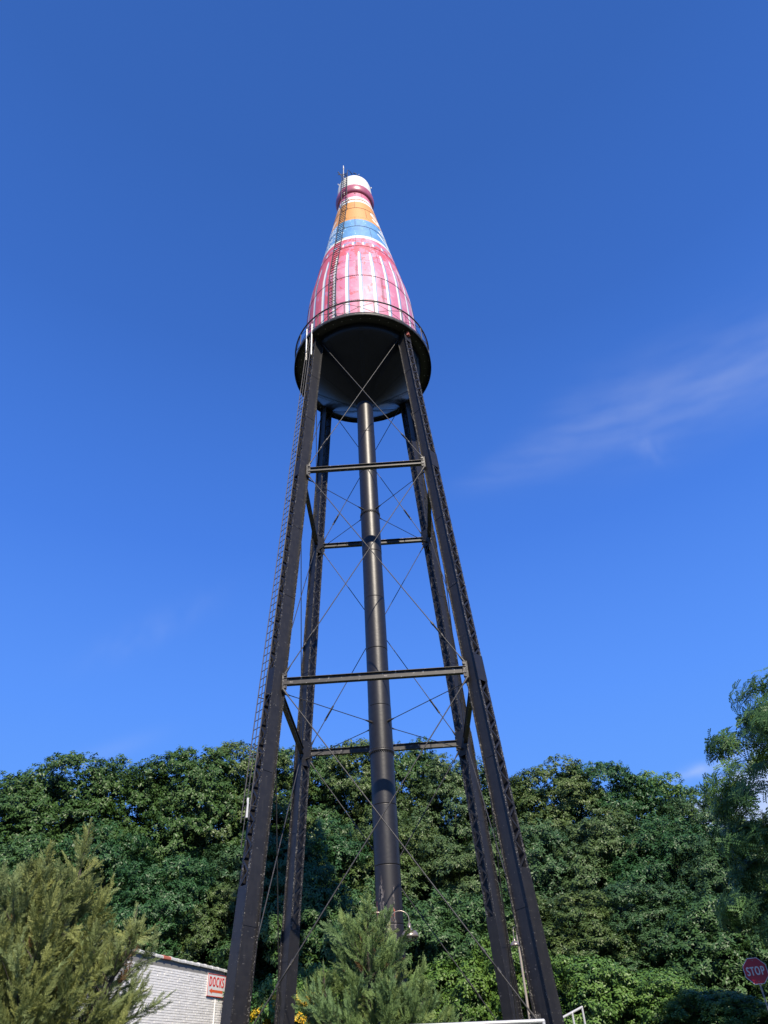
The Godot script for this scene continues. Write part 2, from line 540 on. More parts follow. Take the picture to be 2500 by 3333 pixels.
func make_rod(tw: Node3D, a: Vector3, b: Vector3, r: float, buckle: float) -> void:
	var m := MB.new()
	m.tube([a, b], [r, r], 8)
	var d := (b - a).normalized()
	var L := a.distance_to(b)
	# eye loops at both ends
	for e in [[a, d], [b, -d]]:
		var o: Vector3 = e[0]
		var q: Vector3 = e[1]
		m.tube([o - q * 0.04, o + q * 0.10, o + q * 0.34], [0.05, 0.045, r], 8)
	var rod := put("tie_rod", m.mesh(), M.rod, tw)
	if buckle > 0.0:
		var t := MB.new()
		var c := a + d * (L * buckle)
		var x := frame(d, Vector3.UP if absf(d.y) < 0.9 else Vector3.RIGHT, c)
		for sx in [-1, 1]:
			t.tube([x * Vector3(0, -0.27, 0), x * Vector3(sx * 0.055, -0.2, 0), x * Vector3(sx * 0.055, 0.2, 0), x * Vector3(0, 0.27, 0)], [0.022, 0.02, 0.02, 0.022], 6)
		t.tube([x * Vector3(0, -0.36, 0), x * Vector3(0, -0.22, 0)], [0.04, 0.045], 8)
		t.tube([x * Vector3(0, 0.22, 0), x * Vector3(0, 0.36, 0)], [0.045, 0.04], 8)
		put("turnbuckle", t.mesh(), M.rod, rod)

func make_bracing(tw: Node3D) -> void:
	var ring := [0, 1, 3, 2]
	for f in 4:
		var i: int = ring[f]
		var j: int = ring[(f + 1) % 4]
		for h in [STRUT_A, STRUT_B]:
			var a := leg_point(i, h)
			var b := leg_point(j, h)
			var d := (b - a).normalized()
			var z := d.cross(Vector3.UP).normalized()
			var s0 := a + d * 0.28
			var s1 := b - d * 0.28
			var L := s0.distance_to(s1)
			var xf := Transform3D(Basis(d, Vector3.UP, z), (s0 + s1) / 2)
			var m := MB.new()
			var H := 0.25 if h == STRUT_B else 0.23
			m.box(Transform3D(Basis.IDENTITY, Vector3.ZERO), Vector3(L, H - 0.03, 0.014))
			m.box(Transform3D(Basis.IDENTITY, Vector3(0, H / 2 - 0.0075, 0)), Vector3(L, 0.015, 0.17))
			m.box(Transform3D(Basis.IDENTITY, Vector3(0, -H / 2 + 0.0075, 0)), Vector3(L, 0.015, 0.17))
			put("strut", m.mesh(), M.strut, tw, xf)
			gusset(tw, a + d * 0.30 + z * 0.05, d, 0.17, 0.62)
			gusset(tw, b - d * 0.30 + z * 0.05, -d, 0.17, 0.62)
		# crossed rods in three tiers
		var tiers := [[STRUT_A + 0.32, LEG_TOP - 0.02], [STRUT_B + 0.32, STRUT_A - 0.32], [0.9, STRUT_B - 0.32]]
		for t in tiers:
			for w in 2:
				var p: int = i if w == 0 else j
				var q: int = j if w == 0 else i
				var lo := leg_point(p, t[0])
				var hi := leg_point(q, t[1])
				var dl := (leg_point(q, t[0]) - lo).normalized()
				var z2 := dl.cross(Vector3.UP).normalized() * (0.045 if w == 0 else -0.045)
				var in_lo := 0.30
				var in_hi: float = 0.16 if t[1] > 25.0 else 0.30
				make_rod(tw, lo + dl * in_lo + z2, hi - dl * in_hi + z2, 0.019, 0.14)
		for kk in [[i, j], [j, i]]:
			var g := leg_point(kk[0], 0.78)
			var dd := (leg_point(kk[1], 0.78) - g).normalized()
			gusset(tw, g + dd * 0.30, dd, 0.34, 0.5)
	# level rods from each leg to the riser pipe
	for k in 4:
		for h in [STRUT_A - 0.3, STRUT_B - 0.3]:
			var a := leg_point(k, h)
			var rd := radial(k)
			make_rod(tw, a - rd * 0.30, Vector3(0, h - 0.05, 0) + rd * 0.45, 0.015, 0.0)

func make_riser(tw: Node3D) -> void:
	var rs := group_node("riser_pipe", tw)
	var cuts := [-0.1, 3.69, 5.39, 7.3, 9.15, 10.9, 13.3, 15.7, 18.1, 20.3, 22.9, 25.6, 28.6]
	for k in cuts.size() - 1:
		var r := 0.43 + (0.006 if k % 2 == 0 else 0.0)
		var b := MB.new()
		b.lathe([Vector2(r - 0.012, cuts[k] + 0.003), Vector2(r, cuts[k] + 0.008), Vector2(r, cuts[k] + 0.03), Vector2(r, cuts[k + 1] - 0.03), Vector2(r, cuts[k + 1] - 0.008), Vector2(r - 0.012, cuts[k + 1] - 0.003)], 48, -PI, PI, -0.11, 5.5)
		if k > 1: b.t.clear()
		put("pipe_section", b.mesh(), M.worn if k <= 1 else M.riser, rs)
	var core := MB.new()
	core.lathe([Vector2(0.418, -0.1), Vector2(0.418, 28.6)], 32)
	core.t.clear()
	put("pipe_core", core.mesh(), M.dark, rs)
	for z in [20.32, 9.17]:
		var fl := MB.new()
		fl.lathe([Vector2(0.43, z - 0.05), Vector2(0.465, z - 0.04), Vector2(0.465, z + 0.04), Vector2(0.43, z + 0.05)], 40)
		fl.t.clear()
		put("flange_ring", fl.mesh(), M.riser, rs)
		var bo := MB.new()
		for q in 36:
			var a := TAU * q / 36
			var o := Vector3(sin(a), 0, cos(a))
			for sy in [-1, 1]:
				bo.box(Transform3D(Basis(Vector3.UP, a), o * 0.452 + Vector3.UP * (z + sy * 0.062)), Vector3(0.026, 0.028, 0.03))
		put("flange_bolts", bo.mesh(), M.black, rs).set_meta("kind", "stuff")

# bottle outline
const PZ := [30.85, 33.5, 34.5, 36.0, 37.1, 39.1, 41.0, 43.0, 45.0, 47.0, 48.4, 49.3]
const PR := [3.27, 3.27, 3.24, 3.155, 3.018, 2.70, 2.394, 2.10, 1.796, 1.485, 1.28, 1.18]
func bottle_r(z: float) -> float:
	for k in PZ.size() - 1:
		if z <= PZ[k + 1]: return lerpf(PR[k], PR[k + 1], clampf((z - PZ[k]) / (PZ[k + 1] - PZ[k]), 0, 1))
	return PR[-1]

func paint_color(az: float, z: float, n1: FastNoiseLite, n2: FastNoiseLite, n3: FastNoiseLite) -> Color:
	var white := Color(0.78, 0.79, 0.77)
	var pink := Color(0.58, 0.20, 0.32)
	var red := Color(0.56, 0.055, 0.085)
	var blue := Color(0.10, 0.26, 0.53)
	var steel := Color(0.20, 0.29, 0.47)
	var orange := Color(0.66, 0.32, 0.10)
	var X := deg_to_rad(az) * 2.6
	var a := n1.get_noise_2d(X * 2.0, z * 1.1)
	var b := n2.get_noise_2d(X * 5.0, z * 3.5)
	var d := n3.get_noise_2d(X * 1.0, z * 0.5)
	var c: Color
	if z > 48.45: c = pink.lerp(red, 0.18)
	elif z > 48.03: c = white
	elif z > 47.76: c = Color(0.46, 0.25, 0.17)
	elif z > 47.38: c = white
	elif z > 44.01:
		c = orange.lerp(Color(0.60, 0.24, 0.10), clampf(b * 0.5 + d * 0.4, 0.0, 0.5))
		if az > 30.0 or az < -45.0: c = lettering_high(c, white, az + 9.0 * signf(az), z - 0.26)
	elif z > 41.2 + 0.02 * b:
		c = blue.lerp(Color(0.13, 0.33, 0.60), clampf(0.5 + a, 0.0, 1.0))
		# flaked spots of white undercoat, thick towards the ladder side
		var lim := 0.62 - 0.42 * smoothstep(-30.0, -52.0, az) - 0.22 * smoothstep(44.0, 62.0, az) - 0.2 * smoothstep(-20.0, -25.0, az) * smoothstep(41.3, 41.9, z)
		if b + a * 0.45 > lim: c = Color(0.70, 0.76, 0.78)
		if az > 34.0: c = lettering_low(c, white, az + 9.0, z - 0.3)
	elif z > 40.78: c = white
	else:
		# weathered red over pink, rubbed in patches; more red is left on the ladder side and near the top
		var keep := -0.34 + 0.55 * smoothstep(36.4, 39.2, z) - 0.30 * smoothstep(39.8, 40.2, z) + 0.85 * smoothstep(-16.0, -42.0, az)
		var mixv := smoothstep(0.02, 0.16, a * 0.9 + b * 0.45 + keep)
		c = pink.lerp(Color(0.64, 0.30, 0.42), smoothstep(-0.1, 0.35, d + b * 0.3))
		c = c.lerp(red.lerp(Color(0.62, 0.13, 0.15), 0.5), mixv * 0.85)
		if b > 0.38 and a > 0.0: c = c.lerp(Color(0.40, 0.10, 0.16), 0.5)
		# fluting: white stripes with a blue edge, a white drop with a blue arch over each gap
		var step := 360.0 / 26.0
		var f := fposmod(az - 1.6 + step / 2, step) - step / 2
		if z < 38.62:
			var wd := 1.15 * smoothstep(38.8, 38.2, z) + 0.1
			if f > -wd and f < wd: c = white
			elif f >= wd and f < wd + 1.45 - 0.3 * b: c = steel
		elif z > 39.57 and z < 40.27:
			var g := absf(f) / (step / 2)
			var arch := 39.64 + 0.5 * (1.0 - g * g)
			if absf(z - arch) < 0.09 + 0.06 * b: c = c.lerp(steel, 0.75)
			var h := fposmod(az - 1.6, step) - step / 2
			if (h * h) / 1.7 + pow((z - 39.87) / 0.22, 2.0) < 1.0: c = white
			elif (h - 1.9) * (h - 1.9) / 3.0 + pow((z - 39.94) / 0.2, 2.0) < 1.0: c = steel
	# seams and dirt streaks
	if d > 0.42: c = c.darkened(0.06)
	return c

func near_stroke(az: float, z: float, pts: Array, w: float) -> bool:
	for k in pts.size() - 1:
		var a: Vector2 = pts[k]
		var b: Vector2 = pts[k + 1]
		var p := Vector2(az * 0.034, z)
		var q := Geometry2D.get_closest_point_to_segment(p, Vector2(a.x * 0.034, a.y), Vector2(b.x * 0.034, b.y))
		if p.distance_to(q) < w: return true
	return false

func lettering_high(c: Color, white: Color, az: float, z: float) -> Color:
	if az > 46.0 and az < 84.0:
		if near_stroke(az, z, [Vector2(66, 45.55), Vector2(60, 45.85), Vector2(52, 45.75), Vector2(50, 45.45), Vector2(55, 45.2), Vector2(63, 44.95), Vector2(65, 44.6), Vector2(60, 44.32), Vector2(53, 44.4), Vector2(50, 44.62)], 0.13): return white
		if near_stroke(az, z, [Vector2(70, 45.3), Vector2(73, 44.7), Vector2(72, 44.2), Vector2(76, 43.8)], 0.12): return white
		if near_stroke(az, z, [Vector2(78, 45.4), Vector2(80, 44.4), Vector2(82, 43.8)], 0.14): return white
	if az < -56.0 and az > -84.0:
		if near_stroke(az, z, [Vector2(-60, 44.9), Vector2(-64, 44.75), Vector2(-66, 44.3), Vector2(-70, 43.95), Vector2(-76, 44.0)], 0.13): return white
		if near_stroke(az, z, [Vector2(-72, 45.0), Vector2(-78, 44.6), Vector2(-80, 44.1)], 0.12): return white
	return c

func lettering_low(c: Color, white: Color, az: float, z: float) -> Color:
	if near_stroke(az, z, [Vector2(57, 42.9), Vector2(61, 42.6), Vector2(66, 42.4), Vector2(71, 41.9), Vector2(76, 41.2)], 0.13): return white
	if near_stroke(az, z, [Vector2(50, 42.15), Vector2(54, 41.95), Vector2(58, 41.65), Vector2(64, 41.5), Vector2(68, 41.15)], 0.09): return white
	if near_stroke(az, z, [Vector2(66, 43.4), Vector2(70, 42.9), Vector2(78, 42.5), Vector2(84, 42.0)], 0.14): return white
	return c

func paint_texture() -> ImageTexture:
	var w := 896
	var h := 896
	var n1 := noise(51, 1.0, 4)
	var n2 := noise(52, 1.0, 5)
	var n3 := noise(53, 1.0, 3)
	var data := PackedByteArray()
	data.resize(w * h * 3)
	for y in h:
		var z := 30.8 + (1.0 - (y + 0.5) / h) * 19.2
		for x in w:
			var az := ((x + 0.5) / w - 0.5) * 360.0
			var c: Color
			if absf(az) > 125.0: az = signf(az) * (250.0 - absf(az)) if absf(az) < 152.0 else az
			c = paint_color(az, z, n1, n2, n3).linear_to_srgb()
			var b := (y * w + x) * 3
			data[b] = clampi(int(c.r * 255.0), 0, 255); data[b + 1] = clampi(int(c.g * 255.0), 0, 255); data[b + 2] = clampi(int(c.b * 255.0), 0, 255)
	return ImageTexture.create_from_image(Image.create_from_data(w, h, false, Image.FORMAT_RGB8, data))

func make_tank(tw: Node3D) -> void:
	var pm := mat(Color.WHITE, 0.48)
	pm.albedo_texture = paint_texture()
	pm.metallic_specular = 0.5
	M.paint = pm
	var tank := group_node("bottle_tank", tw)
	tank.set_meta("label", "bottle shaped tank with orange and blue bands above faded pink fluting")
	var cuts := [30.85, 32.88, 35.39, 37.34, 39.49, 41.1, 42.80, 44.40, 46.18, 47.9, 49.25]
	var liner := MB.new()
	var lp := []
	for k in 60:
		var z := 30.86 + (49.2 - 30.86) * k / 59.0
		lp.append(Vector2(bottle_r(z) - 0.03, z))
	liner.lathe(lp, 64)
	liner.t.clear()
	put("inner_shell", liner.mesh(), M.seam, tank)
	var rv := MB.new()
	for k in cuts.size() - 1:
		var z0: float = cuts[k]
		var z1: float = cuts[k + 1]
		var prof := []
		for q in 7:
			var z := lerpf(z0 + 0.021, z1 - 0.021, q / 6.0)
			prof.append(Vector2(bottle_r(z) + 0.006 * (1.0 if k % 2 == 0 else -1.0), z))
		var n := 7
		var off := deg_to_rad(-1.5 if k % 2 == 0 else 24.0)
		for q in n:
			var gap: float = 0.011 / prof[3].x
			var b := MB.new()
			b.lathe(prof, 12, off + TAU * q / n + gap, off + TAU * (q + 1) / n - gap, 30.8, 19.2)
			put("shell_plate", b.mesh(), pm, tank)
			# rivets beside the upright seam of the lower courses
			if k < 3:
				var yy := z0 + 0.1
				while yy < z1 - 0.05:
					for sd in [-1, 1]:
						var a: float = off + TAU * q / n + sd * 0.05 / prof[3].x
						rivet(rv, Vector3(sin(a), 0, cos(a)) * (bottle_r(yy) + 0.004) + Vector3.UP * yy, Vector3(sin(a), 0, cos(a)), 0.02)
					yy += 0.1
		if k > 0:
			var cnt := int(TAU * bottle_r(z0) / 0.11)
			for q in cnt:
				var a := TAU * q / cnt
				rivet(rv, Vector3(sin(a), 0, cos(a)) * (bottle_r(z0 - 0.06) + 0.004) + Vector3.UP * (z0 - 0.06), Vector3(sin(a), 0, cos(a)), 0.02)
	put("seam_rivets", rv.mesh(), M.seam, tank).set_meta("kind", "stuff")
	# neck ring and cap
	var lip := MB.new()
	var pr := []
	for q in 15:
		var a := -PI * 0.62 + PI * 1.24 * q / 14.0
		pr.append(Vector2(1.19 + 0.22 * cos(a), 49.75 + 0.52 * sin(a)))
	lip.lathe(pr, 56)
	lip.t.clear()
	put("neck_ring", lip.mesh(), tri_mat(ramp_tex(61, 0.01, [[0.0, s(0.36, 0.085, 0.15)], [1.0, s(0.50, 0.15, 0.24)]]), 0.35, 0.6), tank)
	var cap := MB.new()
	cap.lathe([Vector2(1.29, 50.05), Vector2(1.295, 50.3), Vector2(1.275, 51.0), Vector2(1.24, 51.6), Vector2(1.20, 51.80), Vector2(1.12, 51.93), Vector2(0.95, 51.98), Vector2(0.0, 52.1)], 56)
	cap.t.clear()
	var cm := tri_mat(ramp_tex(62, 0.03, [[0.0, s(0.80, 0.81, 0.79)], [0.55, s(0.77, 0.78, 0.75)], [0.68, s(0.55, 0.55, 0.52)], [0.8, s(0.34, 0.34, 0.32)], [1.0, s(0.25, 0.25, 0.23)]], 512, 5), 0.6, 0.5)
	cm.uv1_scale = Vector3(0.9, 0.35, 0.9)
	put("cap", cap.mesh(), cm, tank)
	for a in [-64.0, 18.0, 80.0, 160.0]:
		var q := deg_to_rad(a)
		var c := Vector3(sin(q), 0, cos(q)) * 1.17 + Vector3.UP * 51.78
		var o := Vector3(sin(q), 0, cos(q))
		var e := MB.new()
		var pts := []
		var rr := []
		for w in 13:
			var t := TAU * w / 12.0
			pts.append(c + o * (0.07 + 0.09 * cos(t)) + Vector3.UP * 0.09 * sin(t)); rr.append(0.022)
		e.tube(pts, rr, 6, false)
		put("lifting_eye", e.mesh(), M.galv, tank)
	var hole := CylinderMesh.new()
	hole.top_radius = 0.05; hole.bottom_radius = 0.05; hole.height = 0.03
	put("vent_hole", hole, M.dark, tank, Transform3D(Basis(Vector3.RIGHT, Vector3(0, 0, 1), -Vector3.UP), Vector3(0.03, 49.0, bottle_r(49.0) + 0.005)))
	# bottom bowl: gores with riveted straps
	var bowl := group_node("tank_bottom", tw)
	var bp := []
	bp = [Vector2(3.25, 30.86), Vector2(3.25, 30.66), Vector2(3.22, 30.48), Vector2(3.12, 30.30), Vector2(2.95, 30.12), Vector2(2.7, 29.88), Vector2(2.35, 29.55), Vector2(2.0, 29.23), Vector2(1.6, 28.88), Vector2(1.2, 28.55), Vector2(0.8, 28.23), Vector2(0.55, 28.02), Vector2(0.42, 27.86)]
	bp.reverse()
	for q in 10:
		var b := MB.new()
		b.lathe(bp, 8, TAU * q / 10.0, TAU * (q + 1) / 10.0)
		b.t.clear()
		put("bottom_plate", b.mesh(), M.gloss, bowl)
		var st := MB.new()
		var a := TAU * q / 10.0 + 0.0
		var o := Vector3(sin(a), 0, cos(a))
		var tv := Vector3(cos(a), 0, -sin(a))
		for w in bp.size() - 1:
			var p0: Vector3 = o * bp[w].x + Vector3.UP * bp[w].y
			var p1: Vector3 = o * bp[w + 1].x + Vector3.UP * bp[w + 1].y
			var dd := (p1 - p0).normalized()
			var nn := dd.cross(tv).normalized()
			if nn.dot(o * 0.4 - Vector3.UP) < 0: nn = -nn
			var wd: float = 0.12 * clampf(bp[w].x / 1.5, 0.4, 1.0)
			st.quad(p0 - tv * wd + nn * 0.012, p0 + tv * wd + nn * 0.012, p1 + tv * wd + nn * 0.012, p1 - tv * wd + nn * 0.012, nn)
			var ln := p0.distance_to(p1)
			var cnt := int(ln / 0.11)
			for e in cnt:
				for sd in [-1, 1]:
					rivet(st, p0.lerp(p1, (e + 0.5) / cnt) + tv * wd * 0.6 * sd + nn * 0.012, nn, 0.026)
		put("riveted_strap", st.mesh(), M.gloss, bowl)
	make_tank_ladder(tank, tw)

func rivet(b: MB, c: Vector3, o: Vector3, e: float) -> void:
	var u := o.cross(Vector3.UP if absf(o.y) < 0.9 else Vector3.RIGHT).normalized()
	var w := o.cross(u)
	var q := [c + u * e, c + w * e, c - u * e, c - w * e]
	for k in 4:
		var a: Vector3 = q[k]
		var d: Vector3 = q[(k + 1) % 4]
		b.tri(a, d, c + o * e * 1.1, ((a + d) / 2 - c + o * e).normalized())

func make_ladder(parent: Node, called: String, pts: Array, across: Vector3, width: float, step: float, m: Material, r := 0.017) -> Node3D:
	var ld := group_node(called, parent)
	for sd in [-1, 1]:
		var b := MB.new()
		var pp := []
		var rr := []
		for p in pts:
			pp.append(p + across * (width / 2) * sd); rr.append(r * 1.35)
		b.tube(pp, rr, 6)
		put("side_rail", b.mesh(), m, ld)
	var rung := CylinderMesh.new()
	rung.top_radius = r; rung.bottom_radius = r; rung.height = width; rung.radial_segments = 6; rung.rings = 1
	var carry := step * 0.5
	for k in pts.size() - 1:
		var a: Vector3 = pts[k]
		var d: Vector3 = pts[k + 1] - a
		var L := d.length()
		while carry < L:
			put("rung", rung, m, ld, frame(across, d, a + d / L * carry))
			carry += step
		carry -= L
	return ld

func make_tank_ladder(tank: Node3D, tw: Node3D) -> void:
	var a := deg_to_rad(-26.0)
	var o := Vector3(sin(a), 0, cos(a))
	var tv := Vector3(cos(a), 0, -sin(a))
	var pts := []
	for z in [30.95, 33.5, 34.5, 36.0, 37.1, 39.1, 41.0, 43.0, 45.0, 47.0]:
		pts.append(o * (bottle_r(z) + 0.16) + Vector3.UP * z)
	pts.append(o * 1.66 + Vector3.UP * 48.3)
	pts.append(o * 1.60 + Vector3.UP * 50.0)
	pts.append(o * 1.46 + Vector3.UP * 51.9)
	var ld := make_ladder(tw, "tank_ladder", pts, tv, 0.44, 0.33, M.tank_ladder, 0.021)
	# standoff brackets
	for z in [31.8, 32.9, 35.4, 37.3, 39.5, 41.1, 42.8, 44.4, 46.2, 47.8]:
		for sd in [-1, 1]:
			var b := MB.new()
			var p: Vector3 = o * (bottle_r(z) + 0.16) + tv * 0.21 * sd + Vector3.UP * z
			b.tube([p, p - o * 0.20], [0.02, 0.02], 6)
			put("standoff", b.mesh(), M.ladder, ld)
	for sd in [-1, 1]:
		var b := MB.new()
		var p: Vector3 = o * 1.46 + tv * 0.21 * sd + Vector3.UP * 51.9
		b.tube([p, p + Vector3.UP * 0.55 - o * 0.1, p + Vector3.UP * 0.95 - o * 0.42, p + Vector3.UP * 1.15 - o * 0.8], [0.02, 0.02, 0.02, 0.035], 6)
		put("grab_rail", b.mesh(), M.ladder, ld)
	var c := MB.new()
	var p2 := o * 1.34 - tv * 0.16
	c.tube([p2 + Vector3.UP * 49.0, p2 + Vector3.UP * 51.0, p2 + Vector3.UP * 53.35], [0.02, 0.03, 0.03], 6)
	c.tube([p2 + Vector3.UP * 53.0, p2 + Vector3.UP * 53.55], [0.06, 0.03], 8)
	put("lightning_rod", c.mesh(), M.galv, tank)
	var g := MB.new()
	var p3 := Vector3(0.25, 52.0, 0.85)
	g.tube([p3, p3 + Vector3.UP * 0.45, p3 + Vector3(-0.05, 0.85, -0.05), p3 + Vector3(-0.22, 1.35, -0.2)], [0.02, 0.02, 0.04, 0.05], 6)
	put("vent_handle", g.mesh(), M.ladder, tank)
	var h := MB.new()
	var p4 := o * 1.25 - tv * 0.34 + Vector3.UP * 51.95
	h.tube([p4, p4 + Vector3(-0.1, 0.5, 0), p4 + Vector3(-0.3, 0.95, 0)], [0.02, 0.03, 0.04], 6)
	h.tube([p4 + Vector3(-0.32, 0.55, 0), p4 + Vector3(0.12, 0.5, 0)], [0.03, 0.03], 6)
	put("beacon_arm", h.mesh(), M.ladder, tank)

func make_balcony(tw: Node3D) -> void:
	var bc := group_node("balcony", tw)
	var R := 3.84
	var fl := MB.new()
	fl.lathe([Vector2(3.22, 30.80), Vector2(R - 0.02, 30.80), Vector2(R - 0.02, 30.83), Vector2(3.22, 30.83)], 72)
	fl.t.clear()
	put("floor_plate", fl.mesh(), M.dark, bc)
	var fa := MB.new()
	fa.lathe([Vector2(R - 0.018, 30.64), Vector2(R, 30.64), Vector2(R, 30.90), Vector2(R - 0.018, 30.90), Vector2(R - 0.018, 30.64)], 96)
	fa.t.clear()
	put("fascia", fa.mesh(), M.strut, bc)
	# light bolt heads under the floor
	var bo := MB.new()
	for q in 44:
		var a := TAU * q / 44.0
		var o := Vector3(sin(a), 0, cos(a))
		rivet(bo, o * 3.50 + Vector3.UP * 30.80, -Vector3.UP, 0.026)
		if q % 2 == 0: rivet(bo, o * 3.72 + Vector3.UP * 30.80, -Vector3.UP, 0.022)
	put("floor_bolts", bo.mesh(), M.bolt, bc).set_meta("kind", "stuff")
	var ring := func(z: float, r: float) -> Array:
		var pts := []
		var rr := []
		for q in 73:
			var a := TAU * q / 72.0
			pts.append(Vector3(sin(a) * (R - 0.03), z, cos(a) * (R - 0.03))); rr.append(r)
		return [pts, rr]
	var tr := MB.new()
	var t0: Array = ring.call(31.95, 0.042)
	tr.tube(t0[0], t0[1], 8, false)
	put("top_rail", tr.mesh(), M.ladder, bc)
	var n := 15
	for q in n:
		var a := TAU * q / n + 0.2
		var o := Vector3(sin(a), 0, cos(a)) * (R - 0.03)
		var m := MB.new()
		m.tube([o + Vector3.UP * 30.84, o + Vector3.UP * 31.93], [0.026, 0.026], 6)
		put("rail_post", m.mesh(), M.ladder, bc)
		var a2 := TAU * (q + 1) / n + 0.2
		var o2 := Vector3(sin(a2), 0, cos(a2)) * (R - 0.03)
		var mid := Vector3(sin((a + a2) / 2), 0, cos((a + a2) / 2)) * (R - 0.03)
		for w in 2:
			var m2 := MB.new()
			var za := 30.95 if w == 0 else 31.85
			var zb := 31.85 if w == 0 else 30.95
			m2.tube([o + Vector3.UP * za, mid + Vector3.UP * (31.4), o2 + Vector3.UP * zb], [0.013, 0.013, 0.013], 5)
			put("rail_brace", m2.mesh(), M.ladder, bc)

func make_leg_ladder(tw: Node3D) -> void:
	var rd := radial(0)
	var tv := rd.cross(Vector3.UP).normalized()
	var pts := []
	for h in [6.0, 9.0, 12.0, 16.0, 20.0, 24.0, 28.0, 30.4]:
		pts.append(leg_point(0, h) + rd * 0.50)
	pts.append(pts[-1] + Vector3.UP * 1.4 + rd * 0.02)
	var ld := make_ladder(tw, "leg_ladder", pts, tv, 0.40, 0.30, M.ladder, 0.014)
	for h in [6.4, 8.0, 10.0, 13.0, 16.0, 19.0, 22.0, 25.0, 28.0]:
		for sd in [-1, 1]:
			var b := MB.new()
			var p: Vector3 = leg_point(0, h) + rd * 0.5 + tv * 0.2 * sd
			b.tube([p, p - rd * 0.26], [0.018, 0.018], 5)
			put("standoff", b.mesh(), M.ladder, ld)
	# pale galvanised rails and the conduit where the ladder passes the balcony
	for e in [[-0.22, 0.0], [0.22, 0.0]]:
		var g := MB.new()
		var p0: Vector3 = leg_point(0, 28.9) + rd * (0.42 + e[1]) + tv * e[0]
		g.tube([p0, p0 + Vector3.UP * 2.6], [0.045, 0.045], 8)
		put("hand_grip", g.mesh(), M.galv, ld)
	var cd := MB.new()
	var cp := []
	var cr := []
	for h in [5.2, 8.0, 12.0, 18.0, 24.0, 30.2]:
		cp.append(leg_point(0, h) + rd * 0.66 - tv * 0.26); cr.append(0.014)
	cd.tube(cp, cr, 6)
	put("conduit", cd.mesh(), M.rod, ld)
	var bx := put("conduit_bracket", boxmesh(Vector3(0.06, 0.55, 0.06)), M.galv, ld)
	bx.position = leg_point(0, 6.3) + rd * 0.62 - tv * 0.26

